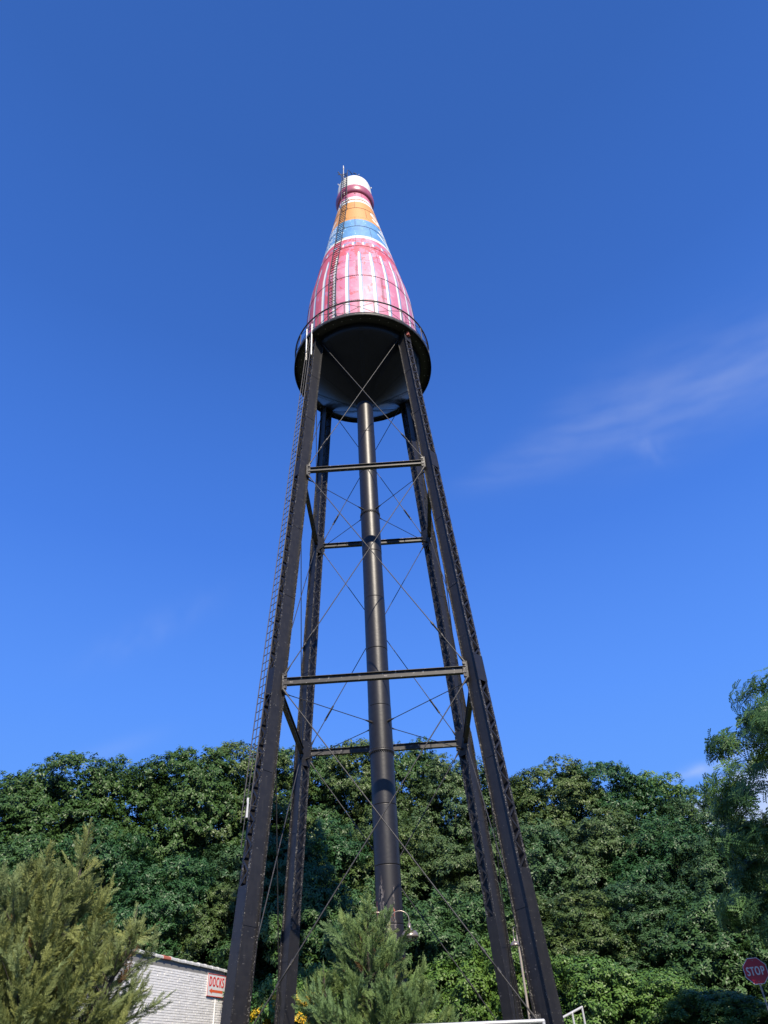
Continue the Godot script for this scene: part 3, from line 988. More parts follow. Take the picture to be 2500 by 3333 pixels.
# ------------------------------------------------------------------ building
func make_building() -> void:
	var P0 := Vector3(-9.32, 0, -21.88)
	var d := Vector3(0.29503, 0, -0.95549)      # along the wall, towards its far corner
	var nn := Vector3(0.95549, 0, 0.29503)      # out of the wall
	# local frame: x from the far corner back along the wall (negative), y up, z out of the wall
	var bd := group_node("warehouse", self, Transform3D(Basis(d, Vector3.UP, nn), P0))
	tag(bd, "white painted block warehouse with tile coping behind the tower", "building")
	var L := 27.0
	var top := func(x: float) -> float: return 5.02 - x * 0.0132
	var core := MB.new()
	var c := [Vector3(-L, -0.5, -0.012), Vector3(0, -0.5, -0.012), Vector3(0, top.call(0.0), -0.012), Vector3(-L, top.call(-L), -0.012)]
	var back := Vector3(0, 0, -16.0)
	core.quad(c[0], c[1], c[2], c[3], Vector3(0, 0, 1))
	core.quad(c[0] + back, c[1] + back, c[2] + back, c[3] + back, Vector3(0, 0, -1))
	core.quad(c[1], c[1] + back, c[2] + back, c[2], Vector3(1, 0, 0))
	core.quad(c[0], c[0] + back, c[3] + back, c[3], Vector3(-1, 0, 0))
	put("wall", core.mesh(), M.joint, bd)
	var rf := MB.new()
	rf.quad(c[2] + Vector3.UP * 0.01, c[2] + back, c[3] + back, c[3] + Vector3.UP * 0.01, Vector3.UP)
	put("roof", rf.mesh(), M.roof, bd)
	var ch := 0.1075
	var bl := 0.41
	var full := boxmesh(Vector3(bl - 0.010, ch - 0.017, 0.04))
	var halfb := boxmesh(Vector3(bl / 2 - 0.010, ch - 0.017, 0.04))
	var rest := MB.new()
	var rows := 49
	var count := 0
	for r in range(rows - 1, -1, -1):
		var y := -0.5 + (r + 0.5) * ch
		var x := 0.0
		var first := r % 2 == 1
		while x > -L:
			var w := bl / 2 if first else bl
			var cx := x - w / 2
			if y + ch / 2 < top.call(cx) + 0.02:
				var z := -0.010 + rng.randf_range(-0.006, 0.010)
				var tl := rng.randf_range(-0.008, 0.008)
				var xf := Transform3D(Basis(Vector3(0, 0, 1), tl), Vector3(cx, y, z))
				if x > -5.1 and y > 2.5 and count < 300:
					put("block", halfb if first else full, M.white_block2 if rng.randf() < 0.3 else M.white_block, bd, xf)
					count += 1
				else:
					rest.box(xf, Vector3(w - 0.010, ch - 0.017, 0.04))
			x -= w
			first = false
	var rp := put("other_blocks", rest.mesh(), M.white_block, bd)
	rp.set_meta("kind", "stuff")
	# coping: overlapping half round tiles
	var x2 := 0.06
	var k := 0
	var tile := MB.new()
	var prof := []
	for seg in 2:
		var xa := 0.0 if seg == 0 else -0.60
		var xb := -0.60 if seg == 0 else -0.72
		var rr := 0.15 if seg == 0 else 0.175
		for q in 10:
			var a0 := PI * q / 10.0
			var a1 := PI * (q + 1) / 10.0
			var n0 := Vector3(0, sin((a0 + a1) / 2), cos((a0 + a1) / 2))
			tile.quad(Vector3(xa, rr * 0.62 * sin(a0), rr * cos(a0)), Vector3(xb, rr * 0.62 * sin(a0), rr * cos(a0)), Vector3(xb, rr * 0.62 * sin(a1), rr * cos(a1)), Vector3(xa, rr * 0.62 * sin(a1), rr * cos(a1)), n0)
			for e in [xa, xb]:
				tile.tri(Vector3(e, 0, 0), Vector3(e, rr * 0.62 * sin(a0), rr * cos(a0)), Vector3(e, rr * 0.62 * sin(a1), rr * cos(a1)), Vector3(signf(e - (xa + xb) / 2), 0, 0))
		tile.box(Transform3D(Basis.IDENTITY, Vector3((xa + xb) / 2, -0.03, 0)), Vector3(absf(xa - xb), 0.06, rr * 2.0))
	var tm := tile.mesh()
	while x2 > -L:
		var o := put("coping_tile", tm, M.clay if k == 9 else M.coping, bd, Transform3D(Basis(Vector3(0, 0, 1), -0.0132 + rng.randf_range(-0.02, 0.02)), Vector3(x2, top.call(x2) + 0.055 + rng.randf_range(-0.008, 0.012), -0.06)))
		if k == 9: o.set_meta("label", "bare red clay coping tile")
		x2 -= 0.70
		k += 1
	# downspout at the far corner
	var ds := MB.new()
	ds.tube([Vector3(-0.30, -0.4, 0.10), Vector3(-0.30, 3.75, 0.10), Vector3(-0.2, 3.95, 0.10), Vector3(0.05, 4.05, 0.06)], [0.10, 0.10, 0.10, 0.11], 10)
	put("downspout", ds.mesh(), M.downspout, bd)
	var cond := MB.new()
	cond.tube([Vector3(-1.35, -0.4, 0.03), Vector3(-1.35, 3.72, 0.03)], [0.025, 0.025], 6)
	put("conduit", cond.mesh(), M.white_block, bd)
	# sign
	var sg := group_node("docks_sign", self, Transform3D(Basis(d, Vector3.UP, nn), P0 + d * -1.40 + Vector3.UP * 4.33 + nn * 0.05))
	tag(sg, "white sign with red border reading DOCKS over an arrow, on the white wall", "sign")
	put("board", boxmesh(Vector3(1.98, 1.02, 0.03)), M.board, sg)
	for e in [[0.0, 0.495, 1.98, 0.03], [0.0, -0.495, 1.98, 0.03], [-0.972, 0.0, 0.035, 0.96], [0.972, 0.0, 0.035, 0.96]]:
		put("border", boxmesh(Vector3(e[2], e[3], 0.02)), M.board_red, sg, Transform3D(Basis.IDENTITY, Vector3(e[0], e[1], 0.016)))
	var tx := TextMesh.new()
	var fo := SystemFont.new()
	fo.font_names = PackedStringArray(["Droid Sans"])
	fo.font_weight = 700
	tx.font = fo
	tx.text = "DOCKS"; tx.font_size = 64; tx.pixel_size = 0.01; tx.depth = 0.01
	var bb := tx.get_aabb()
	put("lettering", tx, M.board_red, sg, Transform3D(Basis.from_scale(Vector3(1.62 / bb.size.x, 0.46 / bb.size.y, 1.0)), Vector3(0, 0.16, 0.0195)) * Transform3D(Basis.IDENTITY, -bb.get_center() * Vector3(1, 1, 0)))
	var ar := MB.new()
	var pts := [Vector3(-0.78, -0.26, 0), Vector3(-0.46, -0.13, 0), Vector3(-0.46, -0.20, 0), Vector3(0.72, -0.20, 0), Vector3(0.72, -0.32, 0), Vector3(-0.46, -0.32, 0), Vector3(-0.46, -0.39, 0)]
	var zz := Vector3(0, 0, 0.0205)
	ar.tri(pts[0] + zz, pts[1] + zz, pts[6] + zz, Vector3(0, 0, 1))
	ar.quad(pts[2] + zz, pts[3] + zz, pts[4] + zz, pts[5] + zz, Vector3(0, 0, 1))
	put("arrow", ar.mesh(), M.board_orange, sg)

# ------------------------------------------------------------------ broadleaf trees
func unrolled(v: PackedVector3Array, n: PackedVector3Array, i: PackedInt32Array, c := PackedColorArray()) -> Array:
	var ov := PackedVector3Array()
	var on := PackedVector3Array()
	var oc := PackedColorArray()
	for k in range(0, i.size(), 3):
		var t := [i[k], i[k + 1], i[k + 2]]
		if (v[t[1]] - v[t[0]]).cross(v[t[2]] - v[t[0]]).dot(n[t[0]] + n[t[1]] + n[t[2]]) > 0.0: t = [t[0], t[2], t[1]]
		for q in t:
			ov.append(v[q]); on.append(n[q])
			if c.size() > 0: oc.append(c[q])
	return [ov, on, oc]

func sprig(seed_: int, leaves: int, length: float, leaf: float, wide: float) -> Array:
	var r := RandomNumberGenerator.new()
	r.seed = seed_
	var v := PackedVector3Array()
	var n := PackedVector3Array()
	var i := PackedInt32Array()
	for k in leaves:
		var y := length * (0.15 + 0.85 * k / maxf(leaves - 1, 1))
		var a := k * 2.4 + r.randf() * 0.8
		var out := Vector3(cos(a), r.randf_range(-0.55, 0.35), sin(a)).normalized()
		var side := out.cross(Vector3(r.randf_range(-0.4, 0.4), 1, r.randf_range(-0.4, 0.4))).normalized()
		var up := side.cross(out).normalized()
		var L := leaf * r.randf_range(0.75, 1.2)
		var b := Vector3(0, y, 0) + out * 0.02
		var q := v.size()
		v.append(b); v.append(b + out * L * 0.45 + side * wide * L - up * 0.03 * L); v.append(b + out * L - up * 0.28 * L); v.append(b + out * L * 0.45 - side * wide * L - up * 0.03 * L)
		var n0 := (up + side * 0.25).normalized()
		var n1 := (up - side * 0.25).normalized()
		n.append(up); n.append(n0); n.append((up + out * 0.3).normalized()); n.append(n1)
		i.append_array(PackedInt32Array([q, q + 1, q + 2, q, q + 2, q + 3]))
	return unrolled(v, n, i)

func pinnate(seed_: int) -> Array:      # feathery compound leaves spread flat round a twig
	var r := RandomNumberGenerator.new()
	r.seed = seed_
	var v := PackedVector3Array()
	var n := PackedVector3Array()
	var i := PackedInt32Array()
	for lf in 5:
		var a := lf * 1.35 + r.randf() * 0.7
		var dir := Vector3(cos(a), r.randf_range(-0.15, 0.35), sin(a)).normalized()
		var side := dir.cross(Vector3.UP).normalized()
		var up := side.cross(dir).normalized()
		for k in 6:
			for sd in [-1.0, 1.0]:
				var t := 0.05 + 0.052 * k
				var b := dir * t - up * t * t * 0.8
				var o: Vector3 = (side * sd + dir * 0.45 - up * r.randf_range(-0.1, 0.3)).normalized()
				var w := dir * 0.026
				var L := 0.095
				var q := v.size()
				v.append(b); v.append(b + o * L * 0.5 + w); v.append(b + o * L); v.append(b + o * L * 0.5 - w)
				var nn := (up + o * r.randf_range(-0.3, 0.3)).normalized()
				for e in 4: n.append(nn)
				i.append_array(PackedInt32Array([q, q + 1, q + 2, q, q + 2, q + 3]))
	return unrolled(v, n, i)

func flat_color(c: Color, count: int) -> PackedColorArray:
	var a := PackedColorArray()
	a.resize(count)
	a.fill(c)
	return a

# crown in real metres: base of crown at y0, top at y1, radius R
func crown_mesh(seed_: int, y0: float, y1: float, R: float, boughs: int, per: int, br: float, sprigs: Array, tones: Array, flat := 0.68, lift := 0.35) -> ArrayMesh:
	var r := RandomNumberGenerator.new()
	r.seed = seed_
	var b := MB.new()
	var H := y1 - y0
	var cols := []
	for sp in sprigs:
		var row := []
		for c in tones:
			row.append(flat_color(c, sp[0].size()))
		cols.append(row)
	for k in boughs:
		var f := (k + 0.5) / boughs
		var a := k * 2.39996 + r.randf_range(-0.4, 0.4)
		var t := 1.0 - f                              # 1 top .. 0 base
		var yy := y0 + H * (0.06 + 0.90 * t)
		var u := (yy - y0) / H
		var rad := R * pow(clampf(1.0 - pow(absf(u - 0.38) / 0.66, 2.3), 0.02, 1.0), 0.6)
		var inner := r.randf() < 0.22
		var rr := rad * (r.randf_range(0.35, 0.65) if inner else r.randf_range(0.78, 1.08)) - br * 0.35
		rr = maxf(rr, 0.0)
		var c := Vector3(cos(a) * rr, yy - br * 0.35 + r.randf_range(-0.4, 0.4), sin(a) * rr)
		var o := Vector3(cos(a), 0.35 + 1.5 * maxf(u - 0.5, 0.0), sin(a)).normalized()
		var sz := br * r.randf_range(0.7, 1.3)
		var tone := r.randi() % tones.size()
		for q in per:
			var d := Vector3(r.randfn(), r.randfn(), r.randfn()).normalized()
			if d.dot(o) < -0.15 or d.y < -0.55: d = (d + o * 1.1 + Vector3.UP * 0.3).normalized()
			var pos := c + d * Vector3(1.0, flat, 1.0) * sz * pow(r.randf(), 0.33)
			var yv := (d * (1.15 - lift) + Vector3.UP * lift + o * 0.4 + Vector3(r.randfn(), r.randfn(), r.randfn()) * 0.3).normalized()
			var xf := frame(yv, Vector3(r.randfn(), r.randfn(), r.randfn()), pos)
			xf.basis = xf.basis.scaled_local(Vector3.ONE * r.randf_range(0.8, 1.25))
			var w := r.randi() % sprigs.size()
			var tn := tone if r.randf() < 0.7 else r.randi() % tones.size()
			b.add(xf, sprigs[w], cols[w][tn])
	return b.mesh()

func trunk_mesh(seed_: int, h: float, r0: float, spread: float, limbs: int) -> ArrayMesh:
	var r := RandomNumberGenerator.new()
	r.seed = seed_
	var b := MB.new()
	var pts := []
	var rr := []
	var off := Vector3.ZERO
	for k in 7:
		var t := k / 6.0
		pts.append(Vector3(0, -0.4, 0) + Vector3.UP * (h * 0.86 + 0.4) * t + off)
		rr.append(r0 * (1.0 - 0.85 * t) * (1.3 if k == 0 else 1.0))
		off += Vector3(r.randf_range(-0.25, 0.25), 0, r.randf_range(-0.25, 0.25)) * h / 20.0
	b.tube(pts, rr, 9)
	for k in limbs:
		var t := 0.22 + 0.6 * k / limbs
		var idx := int(t * 6)
		var p: Vector3 = pts[idx].lerp(pts[idx + 1], t * 6 - idx)
		var a := k * 2.4 + r.randf()
		var o := Vector3(cos(a), 0, sin(a))
		var L := spread * r.randf_range(0.6, 0.95) * (1.1 - t * 0.6)
		var rb := r0 * (1.0 - 0.85 * t) * 0.5
		var e := p + o * L + Vector3.UP * L * 0.55
		b.tube([p, p + o * L * 0.45 + Vector3.UP * L * 0.12, e], [rb, rb * 0.7, rb * 0.2], 6)
		for w in 2:
			var q := p.lerp(e, 0.55 + 0.2 * w)
			var o2 := o.rotated(Vector3.UP, 0.8 if w == 0 else -0.9)
			b.tube([q, q + o2 * L * 0.4 + Vector3.UP * L * 0.25], [rb * 0.45, rb * 0.12], 5)
	return b.mesh()

func make_trees() -> void:
	var big := [sprig(1, 8, 0.30, 0.25, 0.26), sprig(2, 8, 0.32, 0.27, 0.22), sprig(3, 7, 0.26, 0.23, 0.30)]
	var mid := [sprig(4, 8, 0.26, 0.22, 0.24), sprig(5, 8, 0.28, 0.24, 0.22)]
	var small := [sprig(6, 8, 0.20, 0.16, 0.28), sprig(7, 8, 0.22, 0.17, 0.26)]
	var deep := [Color(0.041, 0.092, 0.030), Color(0.049, 0.106, 0.034), Color(0.058, 0.117, 0.038)]
	var olive := [Color(0.067, 0.114, 0.043), Color(0.080, 0.128, 0.047), Color(0.058, 0.104, 0.040)]
	var fresh := [Color(0.085, 0.165, 0.034), Color(0.10, 0.185, 0.040), Color(0.072, 0.15, 0.032)]
	var kinds := []
	# [crown mesh, trunk mesh, height of the model, radius]
	kinds.append([crown_mesh(101, 5.0, 22.0, 6.2, 96, 88, 1.85, big, deep), trunk_mesh(1, 21.0, 0.42, 5.0, 9), 22.0, 6.2])
	kinds.append([crown_mesh(102, 5.0, 22.0, 6.4, 88, 94, 2.0, big, deep), trunk_mesh(2, 21.0, 0.40, 5.0, 9), 22.0, 6.4])
	kinds.append([crown_mesh(103, 5.0, 22.0, 6.0, 100, 84, 1.8, big, olive), trunk_mesh(3, 21.0, 0.38, 5.0, 9), 22.0, 6.0])
	kinds.append([crown_mesh(104, 2.0, 14.0, 5.0, 86, 82, 1.55, mid, olive), trunk_mesh(4, 13.0, 0.28, 4.0, 8), 14.0, 5.0])
	kinds.append([crown_mesh(105, 2.0, 14.0, 5.0, 80, 88, 1.65, mid, deep), trunk_mesh(5, 13.0, 0.28, 4.0, 8), 14.0, 5.0])
	kinds.append([crown_mesh(106, 0.8, 8.5, 3.8, 66, 76, 1.25, mid, deep), trunk_mesh(6, 7.5, 0.18, 2.8, 7), 8.5, 3.8])
	kinds.append([crown_mesh(107, 0.3, 4.6, 2.3, 46, 66, 0.75, small, fresh), trunk_mesh(7, 4.0, 0.09, 1.6, 6), 4.6, 2.3])
	kinds.append([crown_mesh(108, 5.0, 22.0, 5.6, 90, 80, 1.8, big, fresh), trunk_mesh(8, 21.0, 0.38, 4.6, 8), 22.0, 5.6])
	# [kind, x, z, top, radius]
	var spots := [
		[0, -32.5, -32.2, 19.2, 6.0], [1, -31.2, -37.5, 22.1, 6.2], [0, -27.2, -37.1, 23.7, 6.6], [1, -23.0, -40.9, 24.2, 6.3], [0, -17.2, -38.5, 24.3, 6.4],
		[2, -12.9, -41.6, 25.6, 6.2], [0, -8.4, -45.3, 26.3, 6.3], [2, -2.9, -44.7, 26.4, 6.4], [1, 2.2, -46.8, 27.1, 6.0], [2, 6.9, -42.4, 23.4, 5.6],
		[0, 11.7, -43.8, 21.2, 5.6], [2, 15.1, -39.1, 21.3, 5.9], [0, 19.3, -40.0, 21.6, 5.6], [7, 25.7, -44.2, 21.6, 5.6], [2, 26.6, -37.2, 17.6, 4.4],
		[2, 29.6, -34.1, 14.6, 4.6], [0, 33.0, -30.6, 14.0, 4.8],
		[1, -36.0, -46.0, 19.5, 6.6], [0, -27.0, -50.0, 21.0, 6.8], [1, -18.0, -53.0, 22.0, 7.0], [0, -8.0, -55.0, 23.0, 7.0], [1, 1.5, -56.0, 23.0, 7.0], [0, 10.5, -54.0, 20.5, 7.0], [1, 19.5, -52.0, 18.5, 6.8], [0, 29.0, -48.0, 16.0, 6.4],
		[4, -26.2, -26.5, 14.0, 5.2], [4, -21.3, -31.5, 15.7, 5.2], [4, -15.1, -27.7, 12.7, 4.6], [3, -9.9, -32.0, 14.9, 5.2], [4, -4.8, -31.6, 15.0, 5.2],
		[3, 0.4, -32.8, 15.2, 5.2], [3, 5.4, -30.5, 13.7, 5.0], [3, 10.4, -30.8, 14.2, 5.3], [3, 15.8, -30.6, 14.3, 5.5], [4, 19.9, -28.2, 13.0, 5.0], [3, 22.2, -24.0, 11.2, 4.5],
		[3, -10.6, -27.2, 10.7, 3.9], [5, -6.0, -24.4, 9.2, 3.9], [5, -2.3, -24.7, 9.4, 3.9], [5, 2.3, -22.7, 8.2, 3.9], [5, 6.2, -22.4, 8.0, 3.7],
		[3, 10.2, -20.7, 7.9, 3.9], [3, 14.4, -20.6, 8.0, 4.1], [5, 17.1, -17.5, 6.5, 3.6], [5, 20.2, -16.3, 5.8, 3.4],
		[6, -5.2, -16.3, 4.0, 2.0], [6, -3.1, -16.7, 4.4, 2.3], [6, 3.1, -14.7, 4.3, 2.3], [6, 5.8, -14.4, 4.9, 2.3], [6, 8.6, -11.8, 3.7, 2.2], [6, 11.2, -11.1, 3.0, 2.1], [6, 12.6, -8.5, 2.0, 1.8], [6, 15.4, -7.1, 1.7, 1.6]]
	var names := ["broadleaf_tree", "broadleaf_tree", "oak_tree", "oak_tree", "broadleaf_tree", "understory_tree", "leafy_bush", "maple_tree"]
	var labels := ["tall deep green broadleaf tree on the skyline", "tall deep green broadleaf tree on the skyline", "tall olive green tree on the skyline",
		"mid height olive green tree on the slope", "mid height deep green tree on the slope", "low dark green tree at the foot of the slope", "bright green leafy bush", "tall pale fresh green tree on the skyline"]
	var groups := ["deep green skyline trees", "deep green skyline trees", "olive skyline trees", "olive trees on the slope", "deep green trees on the slope", "low dark trees", "bright green bushes", "pale skyline trees"]
	var r := RandomNumberGenerator.new()
	r.seed = 77
	for q in spots:
		var kd: Array = kinds[q[0]]
		var gy := ground_y(q[1], q[2])
		var t := group_node(names[q[0]], self, Transform3D(Basis(Vector3.UP, r.randf() * TAU).scaled_local(Vector3(q[4] / kd[3], (q[3] - gy) / kd[2], q[4] / kd[3])), Vector3(q[1], gy, q[2])))
		put("trunk", kd[1], M.bark, t)
		put("crown", kd[0], [M.leaf, M.leaf_warm, M.leaf_cool][r.randi() % 3], t)
		var near := "behind the white warehouse" if q[1] < -11.0 else ("behind the water tower" if q[1] < 9.5 else "behind the stop sign")
		tag(t, labels[q[0]] + " " + near, "bush" if q[0] == 6 else "tree", groups[q[0]] + " " + near)
	# feathery locust on the right, beside the stop sign
	var lo := group_node("locust_tree", self, Transform3D(Basis.IDENTITY, Vector3(16.5, ground_y(17, 2), 1.8)))
	var pin := [pinnate(1), pinnate(2), pinnate(3)]
	put("trunk", trunk_mesh(31, 10.0, 0.24, 4.2, 9), M.bark, lo)
	put("crown", crown_mesh(131, 1.4, 11.0, 5.5, 110, 56, 1.3, pin, [Color(0.058, 0.125, 0.036), Color(0.07, 0.145, 0.04), Color(0.085, 0.165, 0.044)], 0.5, 0.15), M.leaf_thin, lo)
	tag(lo, "feathery leaved locust tree leaning in behind the stop sign", "tree")
	# bush with yellow blossom behind the rear leg
	var yb := group_node("flowering_bush", self, Transform3D(Basis.IDENTITY, Vector3(-4.35, 0, -8.6)))
	put("trunk", trunk_mesh(41, 2.0, 0.06, 1.0, 6), M.bark, yb)
	put("crown", crown_mesh(141, 0.1, 2.6, 1.2, 30, 40, 0.45, small, fresh), M.leaf, yb)
	put("blossom", crown_mesh(142, 0.8, 2.75, 1.25, 26, 26, 0.32, [sprig(9, 8, 0.12, 0.07, 0.4)], [Color(0.75, 0.50, 0.02), Color(0.65, 0.40, 0.02)]), M.leaf, yb)
	tag(yb, "small bush with yellow blossom behind the rear tower leg", "bush")

# ------------------------------------------------------------------ cypresses
func spray(seed_: int, L: float, tone: Color) -> Array:
	var r := RandomNumberGenerator.new()
	r.seed = seed_
	var v := PackedVector3Array()
	var n := PackedVector3Array()
	var i := PackedInt32Array()
	var c := PackedColorArray()
	var blade := func(p: Vector3, d: Vector3, len: float, w: float) -> void:
		var sd := d.cross(Vector3(0, 0, 1) + Vector3(r.randfn(), r.randfn(), 0) * 0.5).normalized() * w
		var q := v.size()
		v.append(p - sd); v.append(p + d * len); v.append(p + sd)
		var nn := sd.cross(d).normalized()
		for e in 3: n.append(nn)
		for e in 3: c.append(tone)
		i.append_array(PackedInt32Array([q, q + 1, q + 2]))
	for k in 6:
		var t := k / 5.0
		var p := Vector3(0, L * (0.02 + 0.82 * t), 0.12 * L * t * t)
		for sd in [-1.0, 1.0]:
			var d := Vector3(sd * (0.8 - 0.3 * t), 0.9, r.randf_range(-0.3, 0.3)).normalized()
			var len := L * 0.42 * (1.0 - t * 0.55) * r.randf_range(0.8, 1.2)
			blade.call(p, d, len, L * 0.045)
			blade.call(p + d * len * 0.45, (d + Vector3(sd * 0.7, -0.1, r.randf_range(-0.4, 0.4))).normalized(), len * 0.5, L * 0.034)
	blade.call(Vector3.ZERO, Vector3.UP, L, L * 0.035)
	return unrolled(v, n, i, c)

func rv3(r: RandomNumberGenerator) -> Vector3:
	return Vector3(r.randfn(), r.randfn(), r.randfn())

# a tapering plume: sprays set alternately along an axis that bends upwards
func plume(b: MB, r: RandomNumberGenerator, p: Vector3, d: Vector3, L: float, kinds: Array, from := 0.0) -> void:
	var side := d.cross(rv3(r)).normalized()
	var cnt := int(L * (1.0 - from) / 0.026) + 2
	for k in cnt:
		var t := from + (1.0 - from) * k / float(cnt)
		var ax := (d + Vector3.UP * 0.35 * t).normalized()
		var pos := p + d * L * t + Vector3.UP * 0.17 * L * t * t
		var sd := side if k % 2 == 0 else -side
		sd = (sd + rv3(r) * 0.35).normalized()
		var dir := (ax * (0.75 + 0.5 * t) + sd * 0.75 * (1.0 - 0.6 * t)).normalized()
		var xf := frame(dir, ax.cross(sd) + rv3(r) * 0.3, pos)
		xf.basis = xf.basis.scaled_local(Vector3.ONE * lerpf(1.15, 0.6, t) * r.randf_range(0.8, 1.2))
		var u: Array = kinds[r.randi() % kinds.size()]
		b.add(xf, u, u[2])

func cypress(root: Node3D, seed_: int, R: float, leaders: Array, n_branch: int, tones: Array, bare: int) -> void:
	var r := RandomNumberGenerator.new()
	r.seed = seed_
	var sets := []
	for k in tones.size():
		var one := []
		for q in 3: one.append(spray(seed_ + k * 10 + q, 0.13, tones[k]))
		sets.append(one)
	var dead := [spray(seed_ + 99, 0.11, Color(0.15, 0.08, 0.034))]
	var b := MB.new()
	var wood := MB.new()
	for w in leaders.size():
		var ld: Vector3 = leaders[w]
		wood.tube([Vector3(0, -0.2, 0), Vector3(ld.x * 0.6, ld.y * 0.4, ld.z * 0.6), Vector3(ld.x * 0.95, ld.y * 0.75, ld.z * 0.95), Vector3(ld.x, ld.y * 0.99, ld.z)], [0.10, 0.06, 0.026, 0.006], 7)
		plume(b, r, Vector3(ld.x * 0.98, ld.y * 0.80, ld.z * 0.98), Vector3.UP, ld.y * 0.17, sets[r.randi() % sets.size()], 0.0 if w != bare else 0.3)
	# short shoots that make the pointed tops
	for w in mini(leaders.size(), 2):
		var ld: Vector3 = leaders[w]
		for q in 22:
			var f := lerpf(0.70, 0.96, (q + 0.5) / 22.0)
			if w == bare and f < 0.80 and q % 3 > 0: continue
			var a := q * 2.39996 + w
			var e := lerpf(0.6, 1.0, (f - 0.70) / 0.26)
			plume(b, r, Vector3(ld.x * 0.97, ld.y * f, ld.z * 0.97), Vector3(cos(a) * cos(e), sin(e), sin(a) * cos(e)), ld.y * lerpf(0.115, 0.03, (f - 0.70) / 0.26) * r.randf_range(0.8, 1.25), sets[r.randi() % sets.size()])
	for k in n_branch:
		var li := 0 if r.randf() < 0.5 or leaders.size() == 1 else 1 + r.randi() % (leaders.size() - 1)
		var ld: Vector3 = leaders[li]
		var t := pow((k + 0.5) / n_branch, 0.9)
		if li == bare and t > 0.80 and t < 0.87: continue
		var y := ld.y * (0.03 + 0.83 * t)
		var q := clampf(y / (ld.y * 0.75), 0, 1)
		var p := Vector3(ld.x * q, y, ld.z * q)
		var a := k * 2.39996 + r.randf_range(-0.5, 0.5)
		var e := lerpf(0.22, 0.95, t) + r.randf_range(-0.15, 0.2)
		var d := Vector3(cos(a) * cos(e), sin(e), sin(a) * cos(e))
		var rl := R * (0.86 if li == 0 else 0.72) * pow(1.0 - t, 0.95) * r.randf_range(0.62, 1.18) + 0.06
		var L := rl / maxf(cos(e), 0.5)
		L = minf(L, maxf(ld.y * 0.93 - y, 0.1) * 0.78 / (sin(e) + 0.17) + 0.04)
		wood.tube([p, p + d * L * 0.5, p + d * L * 0.85 + Vector3.UP * L * 0.1], [0.016, 0.010, 0.003], 5)
		var st: Array = sets[r.randi() % sets.size()]
		plume(b, r, p, d, L, st, 0.25)
		var cnt := int(L * 11.0 * (1.0 - 0.4 * t)) + 2
		for w in cnt:
			var f := lerpf(0.15, 0.92, (w + r.randf()) / cnt)
			var perp := d.cross(rv3(r)).normalized()
			var pd := (d * 0.75 + perp * 0.75 + Vector3.UP * 0.3).normalized()
			var pl := (0.16 + 0.30 * L * (1.0 - 0.65 * f)) * r.randf_range(0.7, 1.2)
			var kd: Array = st if r.randf() < 0.8 else sets[r.randi() % sets.size()]
			if f < 0.4 and r.randf() < 0.10: kd = dead
			plume(b, r, p + d * L * f + Vector3.UP * 0.17 * L * f * f, pd, minf(pl, 0.62) * lerpf(1.0, 0.45, smoothstep(0.6, 1.0, t)), kd)
	put("trunk", wood.mesh(), M.bark, root)
	put("crown", b.mesh(), M.needle, root)

func make_conifers() -> void:
	var c1 := group_node("cypress_tree", self, Transform3D(Basis.IDENTITY, Vector3(-0.45, -0.12, 6.2)))
	cypress(c1, 5, 2.2, [Vector3(-0.1, 3.72, -0.05), Vector3(1.15, 1.85, 0.2), Vector3(-1.15, 2.3, 0.1), Vector3(0.2, 1.9, 0.9)], 125, [Color(0.145, 0.22, 0.072), Color(0.125, 0.205, 0.082), Color(0.17, 0.24, 0.072), Color(0.11, 0.18, 0.06)], -1)
	tag(c1, "green cypress with feathery sprays in front of the tower riser pipe", "cypress")
	var c2 := group_node("cypress_tree", self, Transform3D(Basis.IDENTITY, Vector3(-6.40, -0.45, 10.4)))
	cypress(c2, 6, 2.9, [Vector3(-0.35, 4.5, -0.1), Vector3(0.45, 4.85, 0.05), Vector3(-1.3, 3.3, 0.2), Vector3(1.75, 3.2, 0.3), Vector3(0.3, 3.2, 0.9)], 215, [Color(0.19, 0.225, 0.072), Color(0.16, 0.205, 0.08), Color(0.215, 0.24, 0.074), Color(0.14, 0.18, 0.06)], 1)
	tag(c2, "large yellowish cypress with two thin tops in front of the white warehouse", "cypress")

